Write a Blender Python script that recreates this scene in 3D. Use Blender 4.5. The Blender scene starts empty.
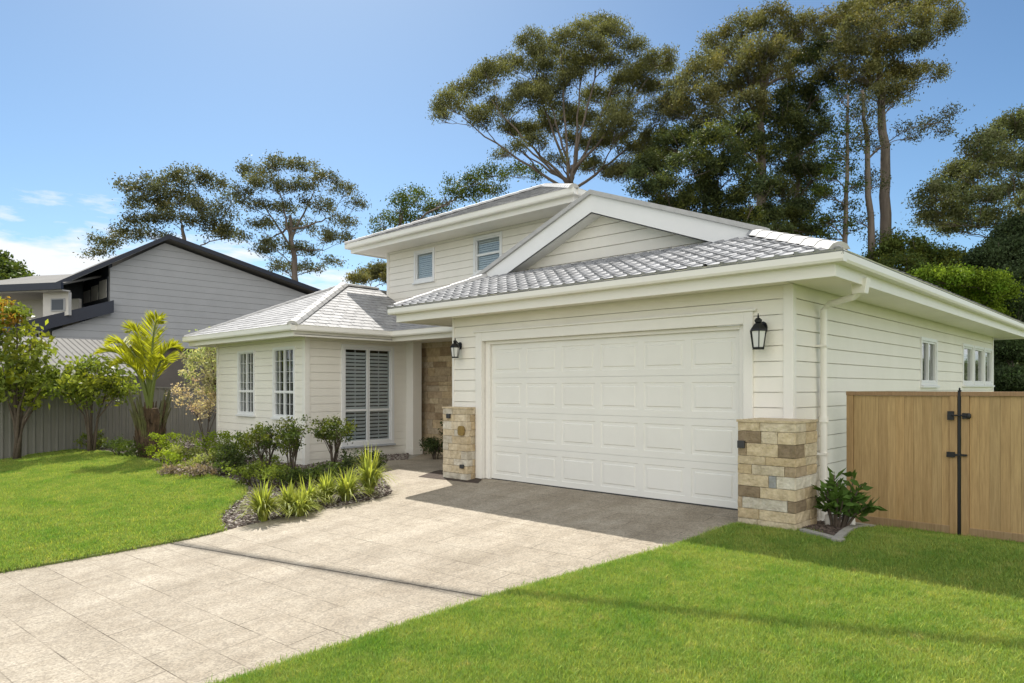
import bpy, bmesh, math, random
import numpy as np
from mathutils import Vector, Matrix
random.seed(7); rng = np.random.default_rng(7)
R_ = math.radians
scene = bpy.context.scene
COL = scene.collection

# ------------------------------------------------------------------ camera geometry
FPX, HX, HY, CAMZ = 702.0, 512.0, 388.0, 1.65
A = R_(46.4)
cR = Vector((math.sin(A), math.cos(A), 0)); cF = Vector((-math.cos(A), math.sin(A), 0))
cO = Vector((0, 0, CAMZ))
def ray(x, y): return cF + (x-HX)/FPX*cR - (y-HY)/FPX*Vector((0, 0, 1))
def at(x, y, D): return cO + D*ray(x, y)
def onY(x, y, Y): d = ray(x, y); return cO + d*(Y/d.y)
def onX(x, y, X): d = ray(x, y); return cO + d*(X/d.x)
def onZ(x, y, Z): d = ray(x, y); return cO + d*((Z-CAMZ)/d.z)
def sst(a, b, x):
    t = min(1, max(0, (x-a)/(b-a))); return t*t*(3-2*t)
def G(X, Y):
    z = -0.08*(9.0-Y) if Y < 9.0 else 0.0
    if Y < -3: z = -0.96
    z -= 0.24*sst(8.2, 10.2, Y)*sst(-4.1, -3.4, X)
    if X < -22: z -= 0.05*sst(0, 8, -22-X)
    return z
def gp(x, y):
    d = ray(x, y); t = 1.0; lo = 0.5; hi = 200.0
    for _ in range(60):
        m = (lo+hi)/2; p = cO+d*m
        if p.z > G(p.x, p.y): lo = m
        else: hi = m
    p = cO+d*lo; return Vector((p.x, p.y, G(p.x, p.y)))

# ------------------------------------------------------------------ materials
MATS = {}
def nodemat(name):
    m = bpy.data.materials.new(name); m.use_nodes = True
    nt = m.node_tree; b = nt.nodes['Principled BSDF']; MATS[name] = m
    return m, nt, b
def N(nt, t, **kw):
    n = nt.nodes.new(t)
    for k, v in kw.items():
        if hasattr(n, k): setattr(n, k, v)
        else: n.inputs[k].default_value = v
    return n
def mat(name, c1, c2=None, scale=3.0, rough=.6, bump=0.0, bscale=40, metal=0, stretch=None, spec=.5, detail=6, attr=False):
    m, nt, b = nodemat(name); L = nt.links.new
    b.inputs['Roughness'].default_value = rough; b.inputs['Metallic'].default_value = metal
    b.inputs['Specular IOR Level'].default_value = spec
    tc = N(nt, 'ShaderNodeTexCoord'); mp = N(nt, 'ShaderNodeMapping'); L(tc.outputs['Object'], mp.inputs[0])
    if stretch: mp.inputs['Scale'].default_value = stretch
    if c2 is None: c2 = tuple(x*.88 for x in c1)
    ns = N(nt, 'ShaderNodeTexNoise', Scale=scale, Detail=detail, Roughness=.65); L(mp.outputs[0], ns.inputs['Vector'])
    rp = N(nt, 'ShaderNodeValToRGB'); rp.color_ramp.elements[0].position = .32; rp.color_ramp.elements[1].position = .68
    rp.color_ramp.elements[0].color = (*c2, 1); rp.color_ramp.elements[1].color = (*c1, 1)
    L(ns.outputs[0], rp.inputs[0]); out = rp.outputs[0]
    if attr:
        at_ = N(nt, 'ShaderNodeAttribute', attribute_name='tint')
        mx = N(nt, 'ShaderNodeMix', data_type='RGBA', blend_type='MULTIPLY'); mx.inputs[0].default_value = 1
        L(out, mx.inputs[6]); L(at_.outputs['Color'], mx.inputs[7]); out = mx.outputs[2]
    L(out, b.inputs['Base Color'])
    if bump:
        n2 = N(nt, 'ShaderNodeTexNoise', Scale=bscale, Detail=8); L(mp.outputs[0], n2.inputs['Vector'])
        bp = N(nt, 'ShaderNodeBump', Strength=bump, Distance=.02); L(n2.outputs[0], bp.inputs['Height']); L(bp.outputs[0], b.inputs['Normal'])
    return m
def leafmat(name, c, trans=.35, rough=.5, tr_c=None):
    m, nt, b = nodemat(name); L = nt.links.new
    a = N(nt, 'ShaderNodeAttribute', attribute_name='tint')
    mx = N(nt, 'ShaderNodeMix', data_type='RGBA', blend_type='MULTIPLY'); mx.inputs[0].default_value = 1
    mx.inputs[6].default_value = (*c, 1); L(a.outputs['Color'], mx.inputs[7])
    L(mx.outputs[2], b.inputs['Base Color']); b.inputs['Roughness'].default_value = rough
    b.inputs['Specular IOR Level'].default_value = .05
    t = N(nt, 'ShaderNodeBsdfTranslucent')
    m2 = N(nt, 'ShaderNodeMix', data_type='RGBA', blend_type='MULTIPLY'); m2.inputs[0].default_value = 1
    m2.inputs[6].default_value = (*(tr_c or (c[0]*1.5, c[1]*1.5, c[2]*.7)), 1); L(a.outputs['Color'], m2.inputs[7]); L(m2.outputs[2], t.inputs[0])
    ms = N(nt, 'ShaderNodeMixShader'); ms.inputs[0].default_value = trans
    L(b.outputs[0], ms.inputs[1]); L(t.outputs[0], ms.inputs[2])
    L(ms.outputs[0], nt.nodes['Material Output'].inputs[0])
    return m

white = mat('warm_white_paint', (.86, .83, .755), (.80, .77, .69), 1.1, .5, .06, 45, stretch=(1, 1, .45), detail=9)
trimw = mat('trim_white_paint', (.83, .81, .755), (.80, .78, .725), 2, .42)
doorw = mat('garage_door_enamel', (.82, .81, .76), (.765, .755, .705), .9, .38, .04, 130)
bargew = mat('bright_white_paint', (.82, .82, .81), (.78, .78, .77), 2, .45)
winw = mat('window_white', (.80, .81, .81), (.78, .79, .79), 2, .35)
sillg = mat('grey_sill_paint', (.50, .53, .57), (.46, .49, .53), 2, .45)
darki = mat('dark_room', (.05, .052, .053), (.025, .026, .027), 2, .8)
blind = mat('pale_blind', (.74, .75, .75), (.68, .69, .69), 2, .7)
blackm = mat('black_metal', (.012, .013, .016), (.02, .02, .022), 8, .38, metal=.3)
sandstone = mat('sandstone', (1.08, 1.07, 1.05), (.72, .68, .62), 11, .9, .8, 38, attr=True)
mortar = mat('mortar', (.46, .40, .31), (.38, .33, .25), 9, .9, .3)
concrete_k = mat('kerb_concrete', (.34, .32, .28), (.26, .25, .22), 12, .85, .4, 60)
cedar = mat('cedar_board', (1.04, 1.03, 1.02), (.72, .68, .62), 4, .6, .12, 30, stretch=(14, 14, .8), attr=True)
barkc = mat('bark', (.16, .13, .10), (.07, .055, .045), 4, .9, .6, 18, stretch=(3, 3, .5))
gumbark = mat('gum_bark', (.21, .17, .135), (.10, .08, .065), 2, .8, .3, 12, stretch=(3, 3, .4))
stemc = mat('garden_stem', (.13, .10, .075), (.07, .055, .04), 14, .85, .3)
fencem = mat('fence_steel', (.21, .205, .18), (.18, .175, .155), 1.3, .5)
nb_wall = mat('grey_cladding', (.40, .41, .425), (.365, .375, .39), 1.4, .65)
nb_dark = mat('dark_blue_grey_cladding', (.085, .098, .12), (.07, .083, .105), 1.2, .6)
nb_trim = mat('navy_trim', (.022, .028, .045), (.018, .022, .038), 2, .5)
nb_white = mat('neighbour_white', (.62, .60, .56), (.57, .55, .52), 2, .6)
nb_brown = mat('taupe_render', (.16, .14, .12), (.13, .115, .10), 1.6, .8)
metalroof = mat('pale_metal_roof', (.17, .165, .15), (.135, .13, .12), 1.0, .85)
tileroof = mat('concrete_roof_tile', (.34, .345, .355), (.20, .205, .215), 9, .75, .4, 50, attr=True)
wingroof = mat('light_roof_shingle', (.36, .36, .36), (.23, .23, .235), 8, .7, .35, 60, attr=True)
capw = mat('pale_ridge_cap', (.50, .495, .485), (.40, .395, .385), 6, .6, .2)
soil = mat('garden_soil', (.075, .052, .038), (.035, .025, .018), 14, .95, .9, 30)
groundm = mat('bare_ground', (.10, .10, .05), (.06, .075, .03), 1.2, .95, .5)
lawnm = mat('lawn_thatch', (.19, .23, .06), (.10, .14, .035), 5, .95, .6, 60)
chipm = mat('mulch_chip_wood', (.20, .155, .125), (.07, .05, .045), 9, .9, attr=False)
brass = mat('ochre_stone', (.28, .19, .05), (.20, .13, .035), 20, .6, .4)
plastic = mat('dark_plastic', (.04, .04, .042), (.03, .03, .032), 20, .45)
hillm = mat('forested_hill', (.055, .09, .03), (.02, .04, .015), .35, .95, 1.0, 1.2)
lampglass = mat('frosted_lamp_glass', (.72, .73, .72), (.66, .67, .66), 4, .25)

def glassmat(name, tint=(.9, .95, .95), a=.62):
    m, nt, b = nodemat(name); L = nt.links.new
    nt.nodes.remove(b)
    gl = N(nt, 'ShaderNodeBsdfGlossy'); gl.inputs['Roughness'].default_value = .015
    tr = N(nt, 'ShaderNodeBsdfTransparent'); tr.inputs[0].default_value = (*tint, 1)
    fr = N(nt, 'ShaderNodeLayerWeight'); fr.inputs[0].default_value = .5; pw = N(nt, 'ShaderNodeMath', operation='POWER'); L(fr.outputs['Facing'], pw.inputs[0]); pw.inputs[1].default_value = 4.0; mt = N(nt, 'ShaderNodeMath', operation='MULTIPLY_ADD')
    L(pw.outputs[0], mt.inputs[0]); mt.inputs[1].default_value = .9; mt.inputs[2].default_value = .06
    ms = N(nt, 'ShaderNodeMixShader'); L(mt.outputs[0], ms.inputs[0]); L(tr.outputs[0], ms.inputs[1]); L(gl.outputs[0], ms.inputs[2])
    L(ms.outputs[0], nt.nodes['Material Output'].inputs[0]); return m
glass = glassmat('window_glass', (.88, .91, .92))

# exposed aggregate paving
def paving():
    m, nt, b = nodemat('aggregate_paving'); L = nt.links.new
    tc = N(nt, 'ShaderNodeTexCoord')
    n1 = N(nt, 'ShaderNodeTexNoise', Scale=1.1, Detail=8, Roughness=.7); L(tc.outputs['Object'], n1.inputs[0])
    r1 = N(nt, 'ShaderNodeValToRGB'); r1.color_ramp.elements[0].position = .3; r1.color_ramp.elements[1].position = .7
    r1.color_ramp.elements[0].color = (.31, .27, .21, 1); r1.color_ramp.elements[1].color = (.44, .395, .32, 1); L(n1.outputs[0], r1.inputs[0])
    v = N(nt, 'ShaderNodeTexVoronoi', Scale=62); L(tc.outputs['Object'], v.inputs['Vector'])
    r2 = N(nt, 'ShaderNodeValToRGB'); r2.color_ramp.elements[0].color = (.50, .48, .46, 1); r2.color_ramp.elements[1].color = (1.25, 1.23, 1.2, 1)
    L(v.outputs['Color'], r2.inputs[0])
    m1 = N(nt, 'ShaderNodeMix', data_type='RGBA', blend_type='MULTIPLY'); m1.inputs[0].default_value = .8
    L(r1.outputs[0], m1.inputs[6]); L(r2.outputs[0], m1.inputs[7])
    # darker worn patches
    n3 = N(nt, 'ShaderNodeTexNoise', Scale=6, Detail=5); L(tc.outputs['Object'], n3.inputs[0])
    r3 = N(nt, 'ShaderNodeValToRGB'); r3.color_ramp.elements[0].position = .35; r3.color_ramp.elements[0].color = (.90, .885, .865, 1); r3.color_ramp.elements[1].position = .6; r3.color_ramp.elements[1].color = (1, 1, 1, 1)
    L(n3.outputs[0], r3.inputs[0])
    m2 = N(nt, 'ShaderNodeMix', data_type='RGBA', blend_type='MULTIPLY'); m2.inputs[0].default_value = 1; L(m1.outputs[2], m2.inputs[6]); L(r3.outputs[0], m2.inputs[7])
    mpw = N(nt, 'ShaderNodeMapping'); mpw.inputs['Scale'].default_value = (1.5, .16, 1); L(tc.outputs['Object'], mpw.inputs[0])
    nw = N(nt, 'ShaderNodeTexNoise', Scale=1.3, Detail=6, Roughness=.6); L(mpw.outputs[0], nw.inputs[0])
    rw = N(nt, 'ShaderNodeValToRGB'); rw.color_ramp.elements[0].position = .38; rw.color_ramp.elements[0].color = (.84, .825, .80, 1); rw.color_ramp.elements[1].position = .58; rw.color_ramp.elements[1].color = (1, 1, 1, 1); L(nw.outputs[0], rw.inputs[0])
    mw = N(nt, 'ShaderNodeMix', data_type='RGBA', blend_type='MULTIPLY'); mw.inputs[0].default_value = 1; L(m2.outputs[2], mw.inputs[6]); L(rw.outputs[0], mw.inputs[7]); m2 = mw
    mp = N(nt, 'ShaderNodeMapping'); mp.inputs['Rotation'].default_value = (0, 0, R_(-3)); L(tc.outputs['Object'], mp.inputs[0])
    br = N(nt, 'ShaderNodeTexBrick'); br.inputs['Scale'].default_value = 1; br.inputs['Brick Width'].default_value = .8; br.inputs['Row Height'].default_value = .4
    br.inputs['Mortar Size'].default_value = .006; br.inputs['Mortar Smooth'].default_value = .35
    br.inputs['Color1'].default_value = (1, 1, 1, 1); br.inputs['Color2'].default_value = (.88, .875, .86, 1); br.inputs['Mortar'].default_value = (.32, .29, .25, 1)
    L(mp.outputs[0], br.inputs['Vector'])
    n4 = N(nt, 'ShaderNodeTexNoise', Scale=1.7, Detail=3); L(tc.outputs['Object'], n4.inputs[0])
    r4 = N(nt, 'ShaderNodeValToRGB'); r4.color_ramp.elements[0].position = .40; r4.color_ramp.elements[1].position = .66
    r4.color_ramp.elements[0].color = (.30,)*3+(1,); L(n4.outputs[0], r4.inputs[0])
    m3 = N(nt, 'ShaderNodeMix', data_type='RGBA', blend_type='MULTIPLY'); L(r4.outputs[0], m3.inputs[0]); L(m2.outputs[2], m3.inputs[6]); L(br.outputs[0], m3.inputs[7])
    L(m3.outputs[2], b.inputs['Base Color']); b.inputs['Roughness'].default_value = .85
    bp = N(nt, 'ShaderNodeBump', Strength=.35, Distance=.01); L(v.outputs['Distance'], bp.inputs['Height']); L(bp.outputs[0], b.inputs['Normal'])
    return m
pavem = paving()

# ------------------------------------------------------------------ mesh builder
class MB:
    def __init__(s): s.v = []; s.f = []; s.c = []; s.col = (1, 1, 1)
    def vert(s, *ps):
        i = len(s.v); s.v += [tuple(p) for p in ps]; return list(range(i, i+len(ps)))
    def face(s, idx): s.f.append(tuple(idx)); s.c.append(s.col)
    def quad(s, a, b, c, d): s.face(s.vert(a, b, c, d))
    def poly(s, pts): s.face(s.vert(*pts))
    def box(s, x0, x1, y0, y1, z0, z1):
        x0, x1 = sorted((x0, x1)); y0, y1 = sorted((y0, y1)); z0, z1 = sorted((z0, z1))
        i = s.vert((x0, y0, z0), (x1, y0, z0), (x1, y1, z0), (x0, y1, z0), (x0, y0, z1), (x1, y0, z1), (x1, y1, z1), (x0, y1, z1))
        for f in ((0, 3, 2, 1), (4, 5, 6, 7), (0, 1, 5, 4), (1, 2, 6, 5), (2, 3, 7, 6), (3, 0, 4, 7)): s.face([i[k] for k in f])
        return s
    def obox(s, o, u, v, w, lu, lv, lw):
        """box from corner o with axes u,v,w"""
        o = Vector(o); u = Vector(u)*lu; v = Vector(v)*lv; w = Vector(w)*lw
        P = [o, o+u, o+u+v, o+v, o+w, o+u+w, o+u+v+w, o+v+w]; i = s.vert(*P)
        flip = u.cross(v).dot(w) < 0
        for f in ((0, 3, 2, 1), (4, 5, 6, 7), (0, 1, 5, 4), (1, 2, 6, 5), (2, 3, 7, 6), (3, 0, 4, 7)):
            f = [i[k] for k in f]
            s.face(f[::-1] if flip else f)
        return s
    def prism(s, pts, n, t):
        """extrude polygon pts by vector n*t"""
        n = Vector(n)*t; a = [Vector(p) for p in pts]; b = [p+n for p in a]; k = len(a)
        nn = (a[1]-a[0]).cross(a[2]-a[0])
        ia = s.vert(*a); ib = s.vert(*b)
        if nn.dot(n) > 0: s.face(ia[::-1]); s.face(ib)
        else: s.face(ia); s.face(ib[::-1])
        for j in range(k):
            q = [ia[j], ia[(j+1) % k], ib[(j+1) % k], ib[j]]
            s.face(q if nn.dot(n) > 0 else q[::-1])
        return s
    def beam(s, p0, p1, prof, up=(0, 0, 1)):
        """sweep closed 2D profile (side, up) along p0-p1; side = dir x up"""
        p0 = Vector(p0); p1 = Vector(p1); d = (p1-p0).normalized(); up = Vector(up); sd = d.cross(up).normalized(); u2 = sd.cross(d)
        a = s.vert(*[p0+sd*x+u2*y for x, y in prof]); b = s.vert(*[p1+sd*x+u2*y for x, y in prof]); k = len(prof)
        s.face(a[::-1]); s.face(b)
        for j in range(k): s.face([a[j], a[(j+1) % k], b[(j+1) % k], b[j]])
        return s
    def tube(s, pts, rad, n=8, cap=True):
        pts = [Vector(p) for p in pts]; rings = []
        for i, p in enumerate(pts):
            d = (pts[min(i+1, len(pts)-1)]-pts[max(i-1, 0)])
            if d.length < 1e-6: d = Vector((0, 0, 1))
            d.normalize(); a = d.cross(Vector((0, 0, 1)) if abs(d.z) < .95 else Vector((0, 1, 0))).normalized(); b = d.cross(a)
            r = rad[i] if hasattr(rad, '__len__') else rad
            rings.append(s.vert(*[p+(a*math.cos(2*math.pi*k/n)+b*math.sin(2*math.pi*k/n))*r for k in range(n)]))
        for i in range(len(rings)-1):
            for k in range(n): s.face([rings[i][k], rings[i+1][k], rings[i+1][(k+1) % n], rings[i][(k+1) % n]])
        if cap: s.face(rings[0]); s.face(rings[-1][::-1])
        return s
    def lathe(s, c, prof, n=12):
        rings = []
        for r, z in prof: rings.append(s.vert(*[(c[0]+r*math.cos(2*math.pi*k/n), c[1]+r*math.sin(2*math.pi*k/n), c[2]+z) for k in range(n)]))
        for i in range(len(rings)-1):
            for k in range(n): s.face([rings[i][k], rings[i][(k+1) % n], rings[i+1][(k+1) % n], rings[i+1][k]])
        s.face(rings[0][::-1]); s.face(rings[-1]); return s

LOC = {}
def put(name, me, m, parent=None, label=None, cat=None, group=None, kind=None, loc=None):
    """link a mesh whose vertices are local to loc (or to the parent's base)"""
    o = bpy.data.objects.new(name, me); COL.objects.link(o)
    if m: me.materials.append(m)
    if parent:
        o.parent = parent; LOC[o.name] = LOC[parent.name]
    else:
        o.location = loc or (0, 0, 0); LOC[o.name] = Vector(loc or (0, 0, 0))
    tag(o, label, cat, group, kind); return o
def tag(o, label=None, cat=None, group=None, kind=None):
    if label: o['label'] = label
    if cat: o['category'] = cat
    if group: o['group'] = group
    if kind: o['kind'] = kind
    return o
def build(name, mb, m, parent=None, label=None, cat=None, group=None, kind=None, loc=None, smooth=False, bevel=0, tint=False):
    base = LOC[parent.name] if parent else Vector(loc or (0, 0, 0))
    me = bpy.data.meshes.new(name)
    me.from_pydata([(v[0]-base.x, v[1]-base.y, v[2]-base.z) for v in mb.v], [], mb.f)
    if tint:
        ca = me.color_attributes.new('tint', 'FLOAT_COLOR', 'CORNER'); arr = []
        for p, c in zip(me.polygons, mb.c): arr += list((*c, 1))*p.loop_total
        ca.data.foreach_set('color', arr)
    if smooth: me.polygons.foreach_set('use_smooth', [True]*len(me.polygons))
    me.update()
    o = put(name, me, m, parent, label, cat, group, kind, loc)
    if bevel:
        md = o.modifiers.new('bevel', 'BEVEL'); md.width = bevel; md.segments = 2; md.limit_method = 'ANGLE'
    return o
def empty(name, loc, label, cat, group=None):
    o = bpy.data.objects.new(name, None); COL.objects.link(o); o.location = loc; o.empty_display_size = .2
    LOC[o.name] = Vector(loc); return tag(o, label, cat, group)
def dup(root, loc, rz=0, sc=1, label=None):
    r = root.copy(); COL.objects.link(r); r.location = loc; r.rotation_euler = (0, 0, rz); r.scale = (sc,)*3
    LOC[r.name] = Vector(loc)
    if label: r['label'] = label
    def rec(a, b):
        for ch in a.children:
            c = ch.copy(); COL.objects.link(c); c.parent = b; rec(ch, c)
    rec(root, r); return r

# ------------------------------------------------------------------ ground sheets
def sheet(name, poly, off, m, kind='structure', skirt=.14, cell=.4, parent=None):
    bm = bmesh.new(); vs = [bm.verts.new((p[0], p[1], 0)) for p in poly]
    f = bm.faces.new(vs)
    if f.normal.z < 0 or True: bm.normal_update()
    bmesh.ops.triangulate(bm, faces=bm.faces[:])
    xs = [p[0] for p in poly]; ys = [p[1] for p in poly]
    def cuts(a, b):
        v = []; t = math.floor(a/cell)*cell
        while t < b: v.append(t); t += cell if abs(t) < 30 else 5
        return v
    for x in cuts(min(xs), max(xs)): bmesh.ops.bisect_plane(bm, geom=bm.verts[:]+bm.edges[:]+bm.faces[:], plane_co=(x+.013, 0, 0), plane_no=(1, 0, 0))
    for y in cuts(min(ys), max(ys)): bmesh.ops.bisect_plane(bm, geom=bm.verts[:]+bm.edges[:]+bm.faces[:], plane_co=(0, y+.017, 0), plane_no=(0, 1, 0))
    for v in bm.verts: v.co.z = G(v.co.x, v.co.y)+off
    for f in bm.faces:
        if f.normal.z < 0: f.normal_flip()
    bnd = [e for e in bm.edges if len(e.link_faces) == 1]
    if skirt:
        r = bmesh.ops.extrude_edge_only(bm, edges=bnd)
        for v in r['geom']:
            if isinstance(v, bmesh.types.BMVert): v.co.z -= skirt
    me = bpy.data.meshes.new(name); bm.to_mesh(me); bm.free()
    return put(name, me, m, parent, kind=None if parent else kind)
def smoothline(pts, n=6):
    out = []; k = len(pts)
    for i in range(k-1):
        p0 = pts[max(i-1, 0)]; p1 = pts[i]; p2 = pts[i+1]; p3 = pts[min(i+2, k-1)]
        for j in range(n):
            t = j/n
            out.append(tuple(.5*((2*p1[q])+(-p0[q]+p2[q])*t+(2*p0[q]-5*p1[q]+4*p2[q]-p3[q])*t*t+(-p0[q]+3*p1[q]-3*p2[q]+p3[q])*t**3) for q in range(2)))
    out.append(tuple(pts[-1][:2])); return out
def pg(*px): return [tuple(gp(x, y)[:2]) for x, y in px]

# big ground to the horizon, a ring mesh
bm = MB()
rad = [0, 8, 16, 26, 40, 60, 100, 200, 500, 1500, 4000]
ring = []
for r in rad:
    n = 64
    ring.append(bm.vert(*[(r*math.cos(2*math.pi*k/n)-8, r*math.sin(2*math.pi*k/n)+6, -1.3) for k in range(n)]))
for i in range(len(ring)-1):
    for k in range(64): bm.face([ring[i][k], ring[i+1][k], ring[i+1][(k+1) % 64], ring[i][(k+1) % 64]])
build('ground', bm, groundm, kind='structure')
# raised garden terrain following the slope under everything
sheet('garden_bed_soil', [(-60, -3), (14, -3), (14, 60), (-60, 60)], -.03, soil, cell=.8)

front_edge_L = pg((0, 573), (60, 563), (120, 552), (170, 543), (200, 537), (224, 531))
bed_edge = smoothline(pg((224, 531), (260, 522), (300, 514), (345, 505), (380, 498), (391, 493), (390, 487), (382, 477), (378, 468), (386, 461), (408, 459.5)), 5)
dl0 = (front_edge_L[0][0]-1.9, -3.0)
dr = pg((735, 527), (683, 546), (600, 570), (500, 598), (240, 683))
dr0 = (dr[-1][0]-.95, -3.0)
drive = [dl0]+front_edge_L[:-1]+bed_edge+[(-13.9, 11.4), (-9.5, 11.4), (-9.5, 9.2), (-4.1, 9.2), (-3.96, 8.3)]+dr+[dr0]
driveway = sheet('driveway', drive, .0, pavem)
lawn_back = pg((0, 447), (40, 448.5), (76, 451), (112, 454), (137, 458.7), (180, 471), (218, 479), (240, 487.5), (243, 496), (232, 505), (222, 513), (217, 523), (224, 531))
lb = smoothline(lawn_back, 5)
lawnL = [dl0, (-23.6, -3.0), (-23.6, lb[0][1]-.3)]+lb[:-1]+front_edge_L[::-1]
lawnL = lawnL[:-1]+[front_edge_L[0]]
left_lawn = sheet('left_lawn', lawnL, .025, lawnm)
kerb_out = pg((799, 536), (840, 547), (876, 531), (845, 519))
lawnR = [dr0]+dr[::-1][:-1]+[dr[0], tuple(gp(739, 526.5)[:2])]
lawnR += [(-3.1, 8.3), kerb_out[1], kerb_out[2], (-2.6, 10.3), (12, 10.3), (12, -3.0)]
right_lawn = sheet('right_lawn', lawnR, .025, lawnm)
sheet('back_lawn', [(-3.4, 10.36), (13, 10.36), (13, 40), (-3.4, 40)], .02, lawnm, cell=1.5)

# expansion joint groove on the driveway
j0 = gp(170, 543.5); j1 = gp(492, 598)
mb = MB(); pts = [j0.lerp(j1, t/16) for t in range(17)]
nn = (j1-j0).cross(Vector((0, 0, 1))).normalized()*.006
for a, b in zip(pts, pts[1:]):
    za = Vector((0, 0, G(a.x, a.y)+.004-a.z)); zb = Vector((0, 0, G(b.x, b.y)+.004-b.z))
    mb.quad(a-nn+za, b-nn+zb, b+nn+zb, a+nn+za)
jm = mat('joint_filler', (.045, .04, .035), (.03, .027, .024), 20, .9)
build('expansion_joint', mb, jm, parent=driveway)
# mulch pocket beside the left pillar
sheet('pillar_garden_bed', pg((418, 477), (440, 470), (470, 473), (482, 480), (478, 483.5), (455, 481)), .004, soil, skirt=0, cell=.2)

# ------------------------------------------------------------------ siding
def siding(mb, o, u, n, L, z0, z1, holes=(), bh=.2, shape=None, lip=.018):
    """lapped boards: origin o (bottom-left), direction u, outward normal n; holes (s0,s1,za,zb); shape(z)->(s0,s1)"""
    o = Vector(o); u = Vector(u); n = Vector(n); gv = .011 if lip > .015 else .009
    zs = []; z = z0
    while z < z1-1e-4:
        zt = min(z+bh, z1); br = sorted(({z, zt, zt-gv} if zt-z > bh*.9 else {z, zt})|{h for H in holes for h in H[2:] if z+1e-4 < h < zt-1e-4})
        zs += [(z, zt, a, b) for a, b in zip(br, br[1:])]; z = zt
    P = lambda s, z, off: (o.x+u.x*s+n.x*off, o.y+u.y*s+n.y*off, z)
    for zb, zt, a, b in zs:
        f = (lambda zz: -.014) if (zt-zb > bh*.9 and a > zt-gv-.0002) else (lambda zz: lip-(zz-zb)/bh*(lip-.008))
        sa = shape(a) if shape else (0, L); sb = shape(b) if shape else (0, L)
        cut = [(H[0], H[1]) for H in holes if H[2] < (a+b)/2 < H[3]]
        cut.sort(); segs = []; s = sa[0]; st = sb[0]
        for c0, c1 in cut: segs.append((s, c0, st, c0)); s = st = c1
        segs.append((s, sa[1], st, sb[1]))
        for s0, s1, t0, t1 in segs:
            if s1-s0 < 1e-3 and t1-t0 < 1e-3: continue
            mb.quad(P(s0, a, f(a)), P(s1, a, f(a)), P(t1, b, f(b)), P(t0, b, f(b)))
            if abs(a-zb) < 1e-5: mb.quad(P(s0, a, -.014), P(s1, a, -.014), P(s1, a, f(a)), P(s0, a, f(a)))
            elif abs(a-(zt-gv)) < 1e-5: mb.quad(P(s0, a, .008), P(s1, a, .008), P(s1, a, -.014), P(s0, a, -.014))
    return mb

def fwall(mb, o, u, n, L, z0, z1, holes, t=.1):
    """backing wall with rectangular holes, thickness t inwards"""
    o = Vector(o); u = Vector(u); n = Vector(n)
    ss = sorted({0, L}|{h for H in holes for h in H[:2]}); zz = sorted({z0, z1}|{h for H in holes for h in H[2:]})
    for s0, s1 in zip(ss, ss[1:]):
        for a, b in zip(zz, zz[1:]):
            if any(H[0] < (s0+s1)/2 < H[1] and H[2] < (a+b)/2 < H[3] for H in holes): continue
            q = o+u*s0-n*(t+.018); mb.obox((q.x, q.y, a), u, n, (0, 0, 1), s1-s0, t, b-a)
    return mb

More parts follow.
